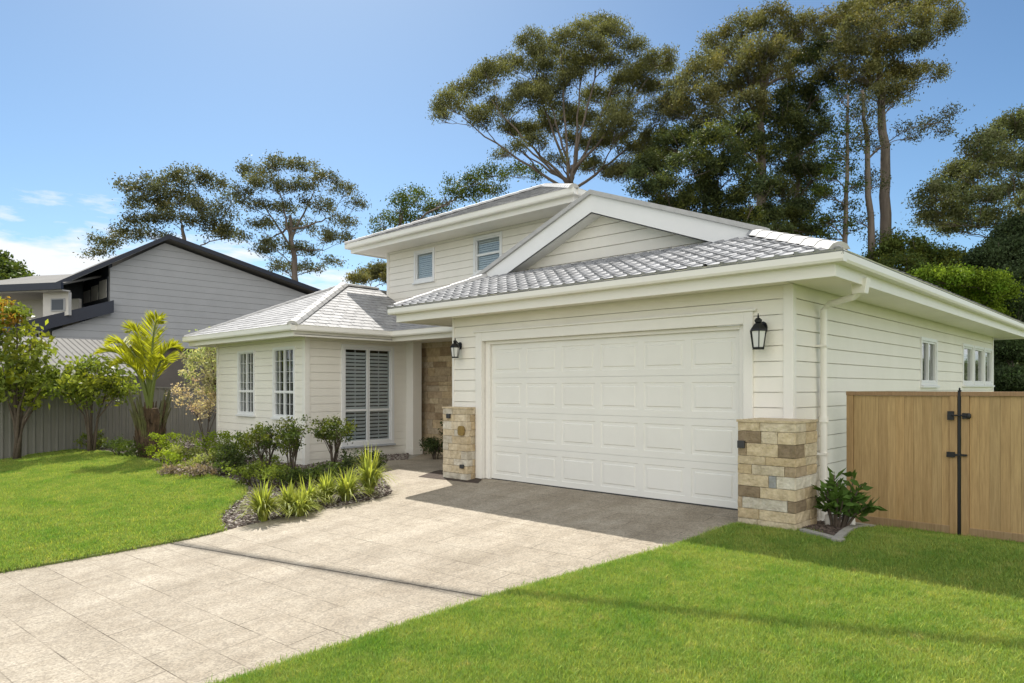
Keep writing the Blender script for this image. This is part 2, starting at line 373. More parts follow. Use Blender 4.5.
def window(parent, o, u, n, s0, s1, z0, z1, casing=.07, cols=(0, 1), louvers=None, grid=None, transom=None, sill=True, sillmat=None, bl=None, label=None):
    """window part with pane, sash, shutter, interior sub-parts.  o,u,n wall frame"""
    o = Vector(o); u = Vector(u); n = Vector(n); Z = Vector((0, 0, 1))
    P = lambda s, z, off: Vector((o.x+u.x*s+n.x*off, o.y+u.y*s+n.y*off, z))
    w = MB(); c = casing; B = lambda mb, sa, sb, za, zb, oa, ob: mb.obox(P(sa, za, oa), u, n, Z, sb-sa, ob-oa, zb-za)
    B(w, s0-c, s0+.004, z0-c, z1+c, -.06, .035); B(w, s1-.004, s1+c, z0-c, z1+c, -.06, .035)
    B(w, s0+.004, s1-.004, z1-.004, z1+c, -.06, .033); B(w, s0+.004, s1-.004, z0-c, z0+.004, -.06, .033)
    win = build('window', w, winw, parent, label=label, bevel=.004)
    if sill:
        q = MB(); B(q, s0-c-.02, s1+c+.02, z0-c-.045, z0-c-.002, .0, .075); build('sill', q, sillmat or winw, win, bevel=.005)
    k = len(cols)-1; W = s1-s0; sash = MB(); t = .026 if grid else .04
    for i in range(k):
        a = s0+W*cols[i]; b = s0+W*cols[i+1]
        B(sash, a+.006, a+t, z0+.005, z1-.005, -.045, .012); B(sash, b-t, b-.006, z0+.005, z1-.005, -.045, .012)
        B(sash, a+t, b-t, z0+.006, z0+t, -.045, .010); B(sash, a+t, b-t, z1-t, z1-.006, -.045, .010)
        for tr in (transom or ()):
            zt = z0+(z1-z0)*tr; B(sash, a+t, b-t, zt-.025, zt+.025, -.045, .008)
        if grid:
            gc, gr = grid
            for q in range(1, gc): x = a+t+(b-a-2*t)*q/gc; B(sash, x-.004, x+.004, z0+t, z1-t, -.02, .004)
            for q in range(1, gr): z = z0+t+(z1-z0-2*t)*q/gr; B(sash, a+t, b-t, z-.004, z+.004, -.021, .003)
    build('sash', sash, winw, win)
    g = MB(); B(g, s0+.01, s1-.01, z0+.01, z1-.01, -.030, -.026); build('pane', g, glass, win)
    if louvers:
        sh = MB(); nl = int((z1-z0-2*t)/.085)
        for i in range(k):
            a = s0+W*cols[i]+t; b = s0+W*cols[i+1]-t
            for q in range(nl):
                z = z0+t+.02+q*(z1-z0-2*t)/nl; ang = louvers
                dv = (n*(-math.cos(ang))+Z*math.sin(ang)); q0 = P(a, z, -.05)
                sh.obox(q0, u, dv, n*math.sin(ang)+Z*math.cos(ang), b-a, .062, .008)
            xm = (a+b)/2; B(sh, xm-.01, xm+.01, z0+t, z1-t, -.050, -.044)
        build('shutter', sh, winw, win)
    if bl:
        q = MB(); zb = z0+(z1-z0)*bl; nb_ = int((z1-zb)/.05)
        for i in range(nb_): zz = zb+i*(z1-zb)/nb_; B(q, s0+.03, s1-.03, zz, zz+.04, -.075, -.06+.006*(i % 2))
        build('blind', q, blind, win)
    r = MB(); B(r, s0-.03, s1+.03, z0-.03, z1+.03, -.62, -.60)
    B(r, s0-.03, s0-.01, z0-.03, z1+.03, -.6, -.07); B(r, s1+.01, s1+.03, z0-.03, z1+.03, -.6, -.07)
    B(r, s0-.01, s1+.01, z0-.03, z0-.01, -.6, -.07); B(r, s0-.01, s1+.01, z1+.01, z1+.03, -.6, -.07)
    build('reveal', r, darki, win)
    return win

# ------------------------------------------------------------------ roof tiles
def tiles(name, poly, m, parent, cw=.30, ch=.34, step=.028, rib=.014, stagger=0, thick=.05, seed=1, eave=(1, 0, 0), var=.16):
    """poly: planar convex 3D polygon (ccw from above). eave dir = u, v up the slope."""
    P = [Vector(p) for p in poly]; nrm = Vector((0, 0, 0))
    for i in range(len(P)): nrm += (P[i]-P[0]).cross(P[(i+1) % len(P)]-P[0])
    nrm.normalize()
    if nrm.z < 0: P = P[::-1]; nrm = -nrm
    u = Vector(eave); u = (u-nrm*u.dot(nrm)).normalized(); v = nrm.cross(u)
    if v.z < 0: u = -u; v = -v
    O = P[0]; uv = [((p-O).dot(u), (p-O).dot(v)) for p in P]
    u0 = min(a for a, _ in uv); u1 = max(a for a, _ in uv); v0 = min(b for _, b in uv); v1 = max(b for _, b in uv)
    rr = random.Random(seed); bm = bmesh.new(); cl = bm.loops.layers.float_color.new('tint')
    nr = int((v1-v0)/ch)+1; ncl = int((u1-u0)/cw)+2
    for r in range(nr):
        va = v0+r*ch; vb = va+ch; off = (cw/2 if (r % 2 and stagger) else 0)
        for c in range(ncl):
            ua = u0+(c-1)*cw+off; k = 1+rr.uniform(-var, var); lift = rr.uniform(0, .004)
            g = .006
            pr = [(ua+g, 0), (ua+g, rib), (ua+.05, rib), (ua+.07, 0), (ua+cw-g, 0)] if rib else [(ua+g, 0), (ua+cw-g, 0)]
            pr = [pr[0]] + pr[1:] if not rib else pr[1:]
            lo = [bm.verts.new(O+u*a+v*va+nrm*(h+step+lift)) for a, h in pr]
            hi = [bm.verts.new(O+u*a+v*(vb+.01)+nrm*(h+.004)) for a, h in pr]
            lb_ = [bm.verts.new(O+u*a+v*va+nrm*(-.004)) for a, h in pr]
            fs = []
            for q in range(len(pr)-1):
                fs.append(bm.faces.new([lo[q], lo[q+1], hi[q+1], hi[q]])); fs.append(bm.faces.new([lb_[q], lb_[q+1], lo[q+1], lo[q]]))
            hb = bm.verts.new(O+u*pr[0][0]+v*(vb+.01)); fs.append(bm.faces.new([lb_[0], lo[0], hi[0], hb]))
            for f in fs:
                for l in f.loops: l[cl] = (k, k, k, 1)
    for i in range(len(P)):
        e = P[(i+1) % len(P)]-P[i]
        if e.length < 1e-5: continue
        bmesh.ops.bisect_plane(bm, geom=bm.verts[:]+bm.edges[:]+bm.faces[:], plane_co=P[i], plane_no=e.cross(nrm).normalized(), clear_outer=True)
    # solid deck beneath
    top = [bm.verts.new(p-nrm*.002) for p in P]; bot = [bm.verts.new(p-nrm*thick) for p in P]
    fs = [bm.faces.new(top), bm.faces.new(bot[::-1])]+[bm.faces.new([top[i], bot[i], bot[(i+1) % len(P)], top[(i+1) % len(P)]]) for i in range(len(P))]
    for f in fs:
        for l in f.loops: l[cl] = (.8, .8, .8, 1)
    me = bpy.data.meshes.new(name); b0 = LOC[parent.name]; bmesh.ops.translate(bm, verts=bm.verts, vec=-b0)
    bm.to_mesh(me); bm.free(); return put(name, me, m, parent)
def cap(parent, p0, p1, w=.15, h=.07, m=None):
    """ridge/hip capping as short overlapping half-round pieces in one mesh"""
    mb = MB(); p0 = Vector(p0); p1 = Vector(p1); L = (p1-p0).length; k = max(1, int(L/.38)); d = (p1-p0)/k
    for i in range(k):
        a = p0+d*i+Vector((0, 0, .012)); b = p0+d*(i+1.06)
        mb.beam(a, b, [(-w, -.03), (-w*.62, h*.62), (-w*.2, h), (w*.2, h), (w*.62, h*.62), (w, -.03)])
    return build('ridge_cap', mb, m or capw, parent)
GUT = [(-.0, 0), (.105, 0), (.125, .03), (.125, .11), (.135, .12), (.135, .13), (.11, .13), (.11, .02), (.012, .02), (.012, .12), (0, .12)]
GUTS = [(0, 0), (.11, 0), (.125, .03), (.125, .12), (.135, .13), (0, .13)]

# =================================================================== MAIN HOUSE
H = empty('white_house', (-7, 9, 0), 'white weatherboard house with double garage, grey tiled roof and sandstone pillars', 'house')
SOF = 2.97; WY = 8.9; WX = -3.57; GXL = -10.0
ux = Vector((1, 0, 0)); uy = Vector((0, 1, 0))
# garage front wall
oF = Vector((GXL, WY, 0)); LF = WX-GXL; dh = (-9.225-GXL, -4.175-GXL, 0, 2.53)
mb = MB(); siding(mb, oF, ux, (0, -1, 0), LF-.10, 0, SOF+.1, [dh], .2); fwall(mb, oF, ux, (0, -1, 0), LF, -.3, SOF+.1, [(dh[0], dh[1], -.3, 2.53)], .15)
build('front_wall', mb, white, H)
# side wall
side_h = [(14.98-WY, 16.07-WY, 1.76, 2.56), (18.5-WY, 19.5-WY, 1.78, 2.60), (19.68-WY, 20.72-WY, 1.78, 2.60), (20.9-WY, 21.8-WY, 1.78, 2.60)]
mb = MB(); siding(mb, (WX, WY, 0), uy, ux, 22.0-WY, -.4, SOF+.1, side_h, .2); fwall(mb, (WX, WY, 0), uy, ux, 22.0-WY, -.6, SOF+.1, side_h, .15)
build('side_wall', mb, white, H)
mb = MB(); mb.box(GXL, GXL+.15, WY+.16, 21.8, -.3, SOF+.1); mb.box(GXL, WX-.16, 21.84, 21.98, -.6, SOF+.1); build('rear_wall', mb, white, H)
for i, h in enumerate(side_h):
    window(H, (WX, WY, 0), uy, ux, *h, casing=.06, cols=(0, .5, 1) if i == 0 else (0, 1), bl=(.0 if i in (2,) else .55 if i else None))
# corner boards
mb = MB(); mb.box(WX-.10, WX+.028, WY-.030, WY+.0, 0, SOF); build('corner_board', mb, trimw, H, bevel=.004)
for bx in ((WX, WX+.030, WY+.002, WY+.07, -.1, SOF), (GXL-.02, GXL+.03, WY-.028, WY, 0, SOF), (WX, WX+.028, 21.9, 22.02, -.3, SOF)):
    mb = MB(); mb.box(*bx); build('corner_board', mb, trimw, H, bevel=.004)
# garage door architrave
mb = MB()
mb.box(-9.36, -9.20, WY-.045, WY+.05, .0, 2.66); mb.box(-4.20, -4.07, WY-.045, WY+.05, .0, 2.66)
mb.box(-9.20, -4.20, WY-.043, WY+.05, 2.50, 2.66); mb.box(-9.41, -4.02, WY-.07, WY+.02, 2.66, 2.69)
mb.box(-9.20, -9.08, WY+.05, WY+.20, 0, 2.50); mb.box(-4.30, -4.20, WY+.05, WY+.2, 0, 2.5); mb.box(-9.08, -4.3, WY+.05, WY+.2, 2.44, 2.499)
build('door_frame', mb, trimw, H, bevel=.005)
# garage door: 4 sections x 6 raised panels
gd = MB(); x0, x1 = -9.08, -4.30; ph = 2.44/4; pw = (x1-x0)/6; Y0 = WY+.10
for r in range(4):
    za, zb = r*ph+.0015, (r+1)*ph-.0015
    gd.box(x0+.003, x1-.003, Y0+.008, Y0+.05, za+.012, zb-.0)
    gd.box(x0+.003, x1-.003, Y0+.014, Y0+.045, za-.004, za+.012)
def raised(mb, xa, xb, za, zb, y):
    fr = [(0, 0), (.012, .016), (.04, .016), (.062, -.002)]   # inset, depth
    lp = []
    for ins, dp in fr: lp.append(mb.vert((xa+ins, y+dp, za+ins), (xb-ins, y+dp, za+ins), (xb-ins, y+dp, zb-ins), (xa+ins, y+dp, zb-ins)))
    for a, b in zip(lp, lp[1:]):
        for k in range(4): mb.face([a[k], a[(k+1) % 4], b[(k+1) % 4], b[k]])
    mb.face(lp[-1])
sk = MB()
for r in range(4):
    za, zb = r*ph, (r+1)*ph; ys = Y0
    for c in range(6):
        xa = x0+c*pw+.055; xb = x0+(c+1)*pw-.055; zc, zd = za+.10, zb-.10
        if c == 0: xa += .02
        if c == 5: xb -= .02
        # surround frame
        L0 = x0+c*pw; R0 = x0+(c+1)*pw; e = .0018
        sk.quad((L0, ys, za+e), (R0, ys, za+e), (xb, ys, zc), (xa, ys, zc)); sk.quad((R0, ys, za+e), (R0, ys, zb-e), (xb, ys, zd), (xb, ys, zc))
        sk.quad((R0, ys, zb-e), (L0, ys, zb-e), (xa, ys, zd), (xb, ys, zd)); sk.quad((L0, ys, zb-e), (L0, ys, za+e), (xa, ys, zc), (xa, ys, zd))
        raised(sk, xa, xb, zc, zd, ys)
    sk.quad((x0, ys, zb-.0018), (x1, ys, zb-.0018), (x1, ys+.009, zb-.0018), (x0, ys+.009, zb-.0018)); sk.quad((x0, ys, za+.0018), (x0, ys+.009, za+.0018), (x1, ys+.009, za+.0018), (x1, ys, za+.0018))
gdo = build('garage_door', gd, doorw, H)
build('door_panel', sk, doorw, gdo)
mb = MB(); mb.box(x0, x1, Y0-.002, Y0+.05, .0-.02, .012); build('door_seal', mb, plastic, gdo)

# stone pillars
SAND = [(.55, .44, .28), (.61, .51, .35), (.52, .41, .26), (.65, .57, .43), (.58, .50, .36)]
CREAM = (.66, .62, .53); BROWN = (.28, .215, .14); TAN = (.44, .345, .235); GREY = (.32, .33, .335)
def stone_block(mb, o, u, n, s0, s1, z0, z1, dep, colr, rr):
    o = Vector(o); u = Vector(u); n = Vector(n); g = .0022; b = .005
    P = lambda s, z, off: (o.x+u.x*s+n.x*off, o.y+u.y*s+n.y*off, z)
    k = rr.uniform(.9, 1.1); mb.col = tuple(c*k for c in colr)
    a = mb.vert(P(s0+g, z0+g, -.03), P(s1-g, z0+g, -.03), P(s1-g, z1-g, -.03), P(s0+g, z1-g, -.03))
    c = mb.vert(P(s0+g, z0+g, dep-b), P(s1-g, z0+g, dep-b), P(s1-g, z1-g, dep-b), P(s0+g, z1-g, dep-b))
    # rough face grid
    nx = max(1, int((s1-s0)/.06)); nz = max(1, int((z1-z0)/.05)); rows = []
    for i in range(nz+1):
        rows.append(mb.vert(*[P(s0+g+b+(s1-s0-2*g-2*b)*j/nx, z0+g+b+(z1-z0-2*g-2*b)*i/nz, dep+rr.uniform(-.004, .006)) for j in range(nx+1)]))
    for i in range(nz):
        for j in range(nx): mb.face([rows[i][j], rows[i][j+1], rows[i+1][j+1], rows[i+1][j]])
    edge = [rows[0], [r[-1] for r in rows], rows[-1][::-1], [r[0] for r in rows][::-1]]
    for q in range(4):
        mb.face([a[q], a[(q+1) % 4], c[(q+1) % 4], c[q]])
        mb.face([c[q], c[(q+1) % 4]]+edge[q][::-1])
def pillar(xa, xb, ya, yb, z0, z1, front, name_loc, seed, lab):
    rr = random.Random(seed); core = MB(); core.box(xa+.02, xb-.02, ya+.02, yb-.02, z0-.2, z1-.01); H_ = z1
    p = build('stone_pillar', core, mortar, H, label=lab)
    st = MB(); hs = [r[0] for r in front]; tot = sum(hs); z = z1; sc = (z1-z0+.04)/tot
    Wf = xb-xa; Ws = yb-ya
    for h, blocks in front:
        h *= sc; zl = z-h
        for s0, s1, c in blocks:
            stone_block(st, (xa, ya+.02, 0), ux, (0, -1, 0), s0*Wf, s1*Wf, zl, z, .02+rr.uniform(0, .005), c, rr)
        # right side shares the end colour of the row, then splits
        k = rr.uniform(.35, .75); cE = blocks[-1][2]
        stone_block(st, (xb-.02, ya, 0), uy, ux, 0.0, k*Ws, zl, z, .02+rr.uniform(0, .003), cE, rr)
        stone_block(st, (xb-.02, ya, 0), uy, ux, k*Ws, Ws, zl, z, .02+rr.uniform(0, .008), rr.choice(SAND+[CREAM]), rr)
        stone_block(st, (xa+.02, yb, 0), (0, -1, 0), (-1, 0, 0), 0, Ws*.5, zl, z, .02, rr.choice(SAND), rr)
        stone_block(st, (xa+.02, yb, 0), (0, -1, 0), (-1, 0, 0), Ws*.5, Ws, zl, z, .02, rr.choice(SAND), rr)
        z = zl
    st.col = SAND[1]; st.box(xa-.012, xb+.012, ya-.012, yb+.0, z1-.001, z1+.028)
    build('stone_cladding', st, sandstone, p, tint=True)
    return p
S0, S1, S2, S3, S4 = SAND
rowsR = [(.105, [(0, .4, S1), (.4, 1, S3)]), (.14, [(0, .42, BROWN), (.42, .70, S3), (.70, 1, S1)]), (.15, [(0, .16, TAN), (.16, .71, S1), (.71, 1, BROWN)]),
         (.10, [(0, .5, S1), (.5, 1, S0)]), (.115, [(0, .25, S0), (.25, .82, S3), (.82, 1, TAN)]), (.14, [(0, .55, S1), (.55, .68, GREY), (.68, 1, CREAM)]),
         (.13, [(0, .4, BROWN), (.4, 1, S1)]), (.13, [(0, .08, TAN), (.08, .87, CREAM), (.87, 1, BROWN)]), (.12, [(0, .38, S0), (.38, 1, S1)]), (.18, [(0, .35, S3), (.35, 1, S4)])]
pR = pillar(-3.96, -3.25, 8.20, 8.87, -.09, 1.235, rowsR, 0, 3, 'sandstone pillar with large dark brown blocks right of the garage door')
rr = random.Random(9); rowsL = []
for h in (.10, .12, .14, .11, .13, .12, .14, .11, .13, .16):
    c = [0]+sorted(rr.uniform(.2, .8) for _ in range(2))+[1]
    if c[2]-c[1] < .15: c = [0, rr.uniform(.35, .65), 1]
    rowsL.append((h, [(a, b, rr.choice([S1, S3, S3, CREAM, S1, S4, (.52, .48, .40)])) for a, b in zip(c, c[1:])]))
pL = pillar(-10.04, -9.375, 8.66, 8.90-.03, -.05, 1.27, rowsL, 0, 5, 'paler sandstone pillar left of the garage door')
def onpil(name, pil, c, w, h, m, round_=False):
    mb = MB()
    if round_:
        mb.prism([(c[0]+w/2*math.copysign(abs(math.cos(t))**.6, math.cos(t)), c[1], c[2]+h/2*math.copysign(abs(math.sin(t))**.6, math.sin(t))) for t in [2*math.pi*k/16 for k in range(16)]], (0, -1, 0), .03)
    else: mb.box(c[0]-w/2, c[0]+w/2, c[1]-.035, c[1], c[2]-h/2, c[2]+h/2)
    build(name, mb, m, pil, bevel=.004)
onpil('wall_socket', pR, (-3.90, 8.185, .96), .09, .09, plastic)
onpil('wall_socket', pL, (-9.85, 8.645, 1.13), .09, .08, plastic); onpil('stone_plaque', pL, (-9.50, 8.645, .87), .17, .18, brass, True)
onpil('wall_socket', pL, (-9.48, 8.645, .22), .09, .07, plastic)

# ---- garage eaves
GX0, GX1, GY0, GY1, GZ = -11.3, -2.75, 8.3, 22.75, 3.09
FX0, FX1, FY0, FY1 = GX0+.13, GX1-.13, GY0+.13, GY1-.13
mb = MB(); mb.box(FX0+.02, WX+.05, FY0+.025, WY-.032, SOF, SOF+.012); mb.box(WX+.034, FX1-.025, FY0+.025, FY1, SOF, SOF+.012); mb.box(FX0+.02, GXL-.03, WY-.032, 11.2, SOF, SOF+.012)
build('soffit', mb, white, H)
mb = MB(); mb.box(FX0, FX1, FY0, FY0+.025, SOF-.03, GZ+.12); mb.box(FX1-.025, FX1, FY0+.025, FY1, SOF-.03, GZ+.12); mb.box(FX0, FX0+.025, FY0+.025, 11.2, SOF-.03, GZ+.12); mb.box(GXL, FX1-.025, FY1-.025, FY1, SOF-.03, GZ+.12)
build('fascia', mb, trimw, H, bevel=.004)
mb = MB(); mb.beam((FX0-.12, FY0, GZ), (FX1+.125, FY0, GZ), GUTS); build('gutter', mb, trimw, H)
mb = MB(); mb.beam((FX1, FY0-.0, GZ-.001), (FX1, FY1+.05, GZ-.001), GUTS); build('gutter', mb, trimw, H)
mb = MB(); mb.beam((FX0, 11.2, GZ-.002), (FX0, FY0, GZ-.002), GUTS); build('gutter', mb, trimw, H)
# downpipe with rain outlet
mb = MB(); py = 9.72; px_ = WX+.10
mb.tube([(FX1-.06, py-.25, SOF+.02), (FX1-.06, py-.25, SOF-.10), (FX1-.14, py-.23, SOF-.16), (px_+.08, py-.02, SOF-.20), (px_, py, SOF-.27), (px_, py, -.10)], .045, 12)
mb.tube([(px_, py, 1.27), (px_, py, 1.19)], .062, 12); mb.tube([(px_, py, .30), (px_, py, .22)], .056, 12)
for z in (2.2, .75): mb.box(WX+.01, px_+.052, py-.052, py+.052, z, z+.03)
build('downpipe', mb, trimw, H, smooth=False)
mb = MB(); mb.prism([(FX1-.13, py-.33, SOF-.13), (FX1+.02, py-.33, SOF-.13), (FX1+.05, py-.33, SOF+.06), (FX1-.15, py-.33, SOF+.06)], (0, 1, 0), .15); build('rainhead', mb, trimw, H, bevel=.006)

# ---- garage roof (dutch gable)
RT = 3.21; S = .385; RX = -7.7; GFY = 10.2
FRz = RT+(GFY-GY0)*S; FRx = GX1-(GFY-GY0); FLx = -10.45; RZ = RT+(GX1-RX)*S
tiles('roof', [(GX0, GY0, RT), (GX1, GY0, RT), (FRx, GFY, FRz), (FLx, GFY, FRz)], tileroof, H, cw=.235, ch=.255, step=.024, rib=.022, seed=2, var=.22)
tiles('roof', [(GX1, GY0, RT), (GX1, GY1, RT), (RX, GY1, RZ), (RX, GFY, RZ), (FRx, GFY, FRz)], tileroof, H, seed=3, eave=(0, 1, 0), cw=.3, ch=.33, rib=.0)
tiles('roof', [(RX, GFY, RZ), (RX, GY1, RZ), (-9.45, GY1, RZ-(RX+9.45)*-.0-(abs(-9.45-RX))*((RZ-FRz)/(RX-FLx))), (-9.45, GFY, RZ-abs(-9.45-RX)*((RZ-FRz)/(RX-FLx)))], tileroof, H, seed=4, eave=(0, 1, 0), rib=0)
tiles('roof', [(-9.45, GFY, RZ-1.75*((RZ-FRz)/(RX-FLx))), (-9.45, 11.7, RZ-1.75*((RZ-FRz)/(RX-FLx))), (FLx, 11.7, FRz), (FLx, GFY, FRz)], tileroof, H, seed=5, eave=(0, 1, 0), rib=0)
tiles('roof', [(GX0, GY0, RT), (FLx, GFY, FRz), (FLx, 11.7, FRz), (GX0, 11.7, RT)], tileroof, H, seed=6, eave=(0, 1, 0), rib=0)
cap(H, (GX1-.06, GY0+.06, RT+.04), (FRx, GFY, FRz+.05), .13, .055); cap(H, (GX0+.1, GY0+.1, RT+.04), (FLx, GFY, FRz+.05), .10, .05)
cap(H, (RX, GFY+.1, RZ+.03), (RX, GY1, RZ+.03), .15, .07)
# gable face
gy = GFY+.28; BD = .34
sl = (RZ-FRz)/(FRx-RX)*1.0; slL = (RZ-FRz)/(RX-FLx)
mb = MB()
shp = lambda z: (max(0, (z-FRz)/abs(slL)), (FRx-FLx)-max(0, (z-FRz)/abs(sl)))
siding(mb, (FLx, gy, 0), ux, (0, -1, 0), FRx-FLx, FRz-.1, RZ-.05, (), .2, shp)
mb.prism([(FLx, gy+.03, FRz-.1), (FRx, gy+.03, FRz-.1), (RX, gy+.03, RZ-.06)], (0, 1, 0), .1)
build('gable_wall', mb, white, H)
# barge boards
BY = GFY-.04
ap = Vector((RX, BY, RZ+.03)); fr_ = Vector((FRx+.12, BY, FRz+.03)); fl_ = Vector((FLx-.12, BY, FRz+.03)); dn = Vector((0, 0, -BD))
mb = MB(); mb.prism([fr_, ap, ap+dn, fr_+dn], (0, 1, 0), .035); mb.prism([fl_, fl_+dn, ap+dn, ap], (0, 1, 0), .034)
mb.prism([fr_+dn, fr_+dn*1.0+Vector((-.02, 0, .02)), ap+dn+Vector((0, 0, .02)), ap+dn], (0, 1, 0), .33)
mb.prism([fl_+dn, ap+dn, ap+dn+Vector((0, 0, .02)), fl_+dn+Vector((.02, 0, .02))], (0, 1, 0), .33)
build('barge_board', mb, bargew, H)
mb = MB(); t = .05
mb.prism([ap+Vector((0, -.05, .0)), fr_+Vector((.1, -.05, -.03)), fr_+Vector((.1, -.05, .05)), ap+Vector((0, -.05, .08))], (0, 1, 0), .12)
mb.prism([ap+Vector((0, -.05, .0)), ap+Vector((0, -.05, .08)), fl_+Vector((-.1, -.05, .05)), fl_+Vector((-.1, -.05, -.03))], (0, 1, 0), .12)
build('verge_capping', mb, capw, H)

# ---- upper storey
UY, UXL, UXR, UYB = 11.75, -15.95, -9.4, 18.2; US = 5.40
uh = [(-14.71-UXL, -13.99-UXL, 4.50, 5.22), (-12.40-UXL, -11.55-UXL, 4.46, 5.26)]
mb = MB(); siding(mb, (UXL, UY, 0), ux, (0, -1, 0), UXR-UXL, 3.0, US, uh, .18, lip=.012); fwall(mb, (UXL, UY, 0), ux, (0, -1, 0), UXR-UXL, 2.9, US, uh, .12)
mb.box(UXL, UXL+.12, UY+.14, UYB, 2.9, US); mb.box(UXR-.12, UXR, UY+.14, UYB, 2.9, US); mb.box(UXL+.12, UXR-.12, UYB-.12, UYB, 2.9, US)
build('upper_wall', mb, white, H)
mb = MB(); mb.box(UXL-.02, UXL+.07, UY-.03, UY, 3, US); build('corner_board', mb, trimw, H)
for h in uh: window(H, (UXL, UY, 0), ux, (0, -1, 0), *h, casing=.06, cols=(0, 1), transom=(.5,) if h is uh[1] else None, bl=0.02)
VX0, VX1, VY0, VY1, VZ = -16.7, -8.65, 10.85, 18.95, 5.48
mb = MB(); mb.box(VX0+.13, VX1-.13, VY0+.13, UY-.02, US, US+.012); mb.box(VX0+.13, UXL-.0, UY-.02, VY1-.13, US, US+.012); mb.box(UXR, VX1-.13, UY-.02, VY1-.13, US, US+.012)
mb.box(UXL, UXR, UYB, VY1-.13, US, US+.012); build('soffit', mb, white, H)
a, b, c, d = VX0+.11, VX1-.11, VY0+.11, VY1-.11
mb = MB(); mb.box(a, b, c, c+.025, US-.04, VZ+.12); mb.box(b-.025, b, c+.025, d, US-.04, VZ+.12); mb.box(a, a+.025, c+.025, d, US-.04, VZ+.12); mb.box(a+.025, b-.025, d-.025, d, US-.04, VZ+.12)
build('fascia', mb, trimw, H)
mb = MB(); mb.beam((a-.11, c, VZ), (b+.11, c, VZ), GUTS); build('gutter', mb, trimw, H)
mb = MB(); mb.beam((b, c, VZ-.001), (b, d, VZ-.001), GUTS); build('gutter', mb, trimw, H)
mb = MB(); mb.beam((a, d, VZ-.001), (a, c, VZ-.001), GUTS); build('gutter', mb, trimw, H)
vt = VZ+.115; ax_, ay_ = -12.9, 14.9; az_ = 7.30
C4 = [(VX0, VY0, vt), (VX1, VY0, vt), (VX1, VY1, vt), (VX0, VY1, vt)]; AP = (ax_, ay_, az_)
for i in range(4):
    tiles('roof', [C4[i], C4[(i+1) % 4], AP], wingroof, H, seed=10+i, eave=(1, 0, 0) if i % 2 == 0 else (0, 1, 0), rib=0, stagger=1, cw=.33, ch=.3, step=.016)
for q in C4[:2]: cap(H, (q[0], q[1], q[2]+.02), (ax_, ay_, az_+.03), .11, .05)

# ---- front left wing
LY, LXR, LXL, LYB, LS = 8.2, -14.2, -18.7, 11.3, 2.80
lh = [(-17.49-LXL+.05, -16.58-LXL-.05, 1.03, 2.54), (-15.60-LXL, -14.68-LXL, 1.0, 2.56)]
mb = MB(); siding(mb, (LXL, LY, 0), ux, (0, -1, 0), LXR-LXL, -.15, LS+.1, lh, .18, lip=.012); fwall(mb, (LXL, LY, 0), ux, (0, -1, 0), LXR-LXL, -.4, LS+.1, lh, .12)
build('wing_front_wall', mb, white, H)
sh_ = [(9.2-LY, 10.55-LY, .36, 2.60)]
mb = MB(); siding(mb, (LXR, LY, 0), uy, ux, 11.3-LY, -.15, LS+.1, sh_, .18, lip=.012); fwall(mb, (LXR, LY, 0), uy, ux, 11.3-LY, -.4, LS+.1, sh_, .12)
build('wing_side_wall', mb, white, H)
mb = MB(); mb.box(LXL, LXL+.12, LY+.145, 16, -.4, LS+.1); build('wing_outer_wall', mb, white, H)
mb = MB(); mb.box(LXR-.09, LXR+.035, LY-.035, LY+.09, -.2, LS); build('corner_board', mb, trimw, H, bevel=.005)
mb = MB(); mb.box(LXL-.03, LXL+.06, LY-.03, LY, -.2, LS); build('corner_board', mb, trimw, H)
for h in lh: window(H, (LXL, LY, 0), ux, (0, -1, 0), *h, casing=.05, cols=(0, .5, 1), grid=(2, 6), transom=(.36,))
window(H, (LXR, LY, 0), uy, ux, *sh_[0], casing=.08, cols=(0, .5, 1), transom=(.34,), louvers=-1.12, sillmat=sillg)
# porch post and stone entry wall
mb = MB(); mb.box(LXR-.02, LXR+.28, 11.02, 11.30, -.1, LS+.05); mb.box(LXR-.04, LXR+.30, 11.0, 11.32, -.1, .12); build('porch_post', mb, trimw, H, bevel=.008)
mb = MB(); mb.box(-14.2, -10.0, 11.5, 11.7, -.2, 3.0); ew = build('entry_wall', mb, mortar, H)
st = MB(); rr = random.Random(21); z = -.05
while z < 2.95:
    h = rr.choice((.10, .14, .18, .22)); s = 0
    while s < 4.2:
        w = rr.uniform(.22, .6); c = rr.choice([S0, S1, S2, S1, TAN, (.46, .37, .25), (.50, .42, .31), (.36, .27, .17)])
        stone_block(st, (-14.2, 11.5, 0), ux, (0, -1, 0), s, min(4.2, s+w), z, min(z+h, 2.98), .02+rr.uniform(0, .015), c, rr); s += w
    z += h
build('stone_cladding', st, sandstone, ew, tint=True)
# wing eaves and roof
WGX0, WGX1, WGY0, WGZ = -19.25, -13.55, 7.50, 2.87
a, b, c = WGX0+.11, WGX1-.11, WGY0+.11
mb = MB(); mb.box(a, b, c+.025, LY-.02, LS, LS+.012); mb.box(LXR+.02, b, LY-.02, 10.2, LS, LS+.012); mb.box(a, LXL-.02, LY-.02, 16, LS, LS+.012)
mb.box(LXR+.02, GXL-.01, 10.2, 11.49, LS+.001, LS+.013); build('soffit', mb, white, H)
PY = 10.2
mb = MB(); mb.box(a, b, c, c+.025, LS-.04, WGZ+.12); mb.box(b-.025, b, c+.025, PY+.02, LS-.04, WGZ+.12); mb.box(a, a+.025, c+.025, 16, LS-.04, WGZ+.12); mb.box(b, GXL-.002, PY-.005, PY+.02, LS-.04, WGZ+.12)
build('fascia', mb, trimw, H)
mb = MB(); mb.beam((a-.11, c, WGZ), (b+.11, c, WGZ), GUTS); build('gutter', mb, trimw, H)
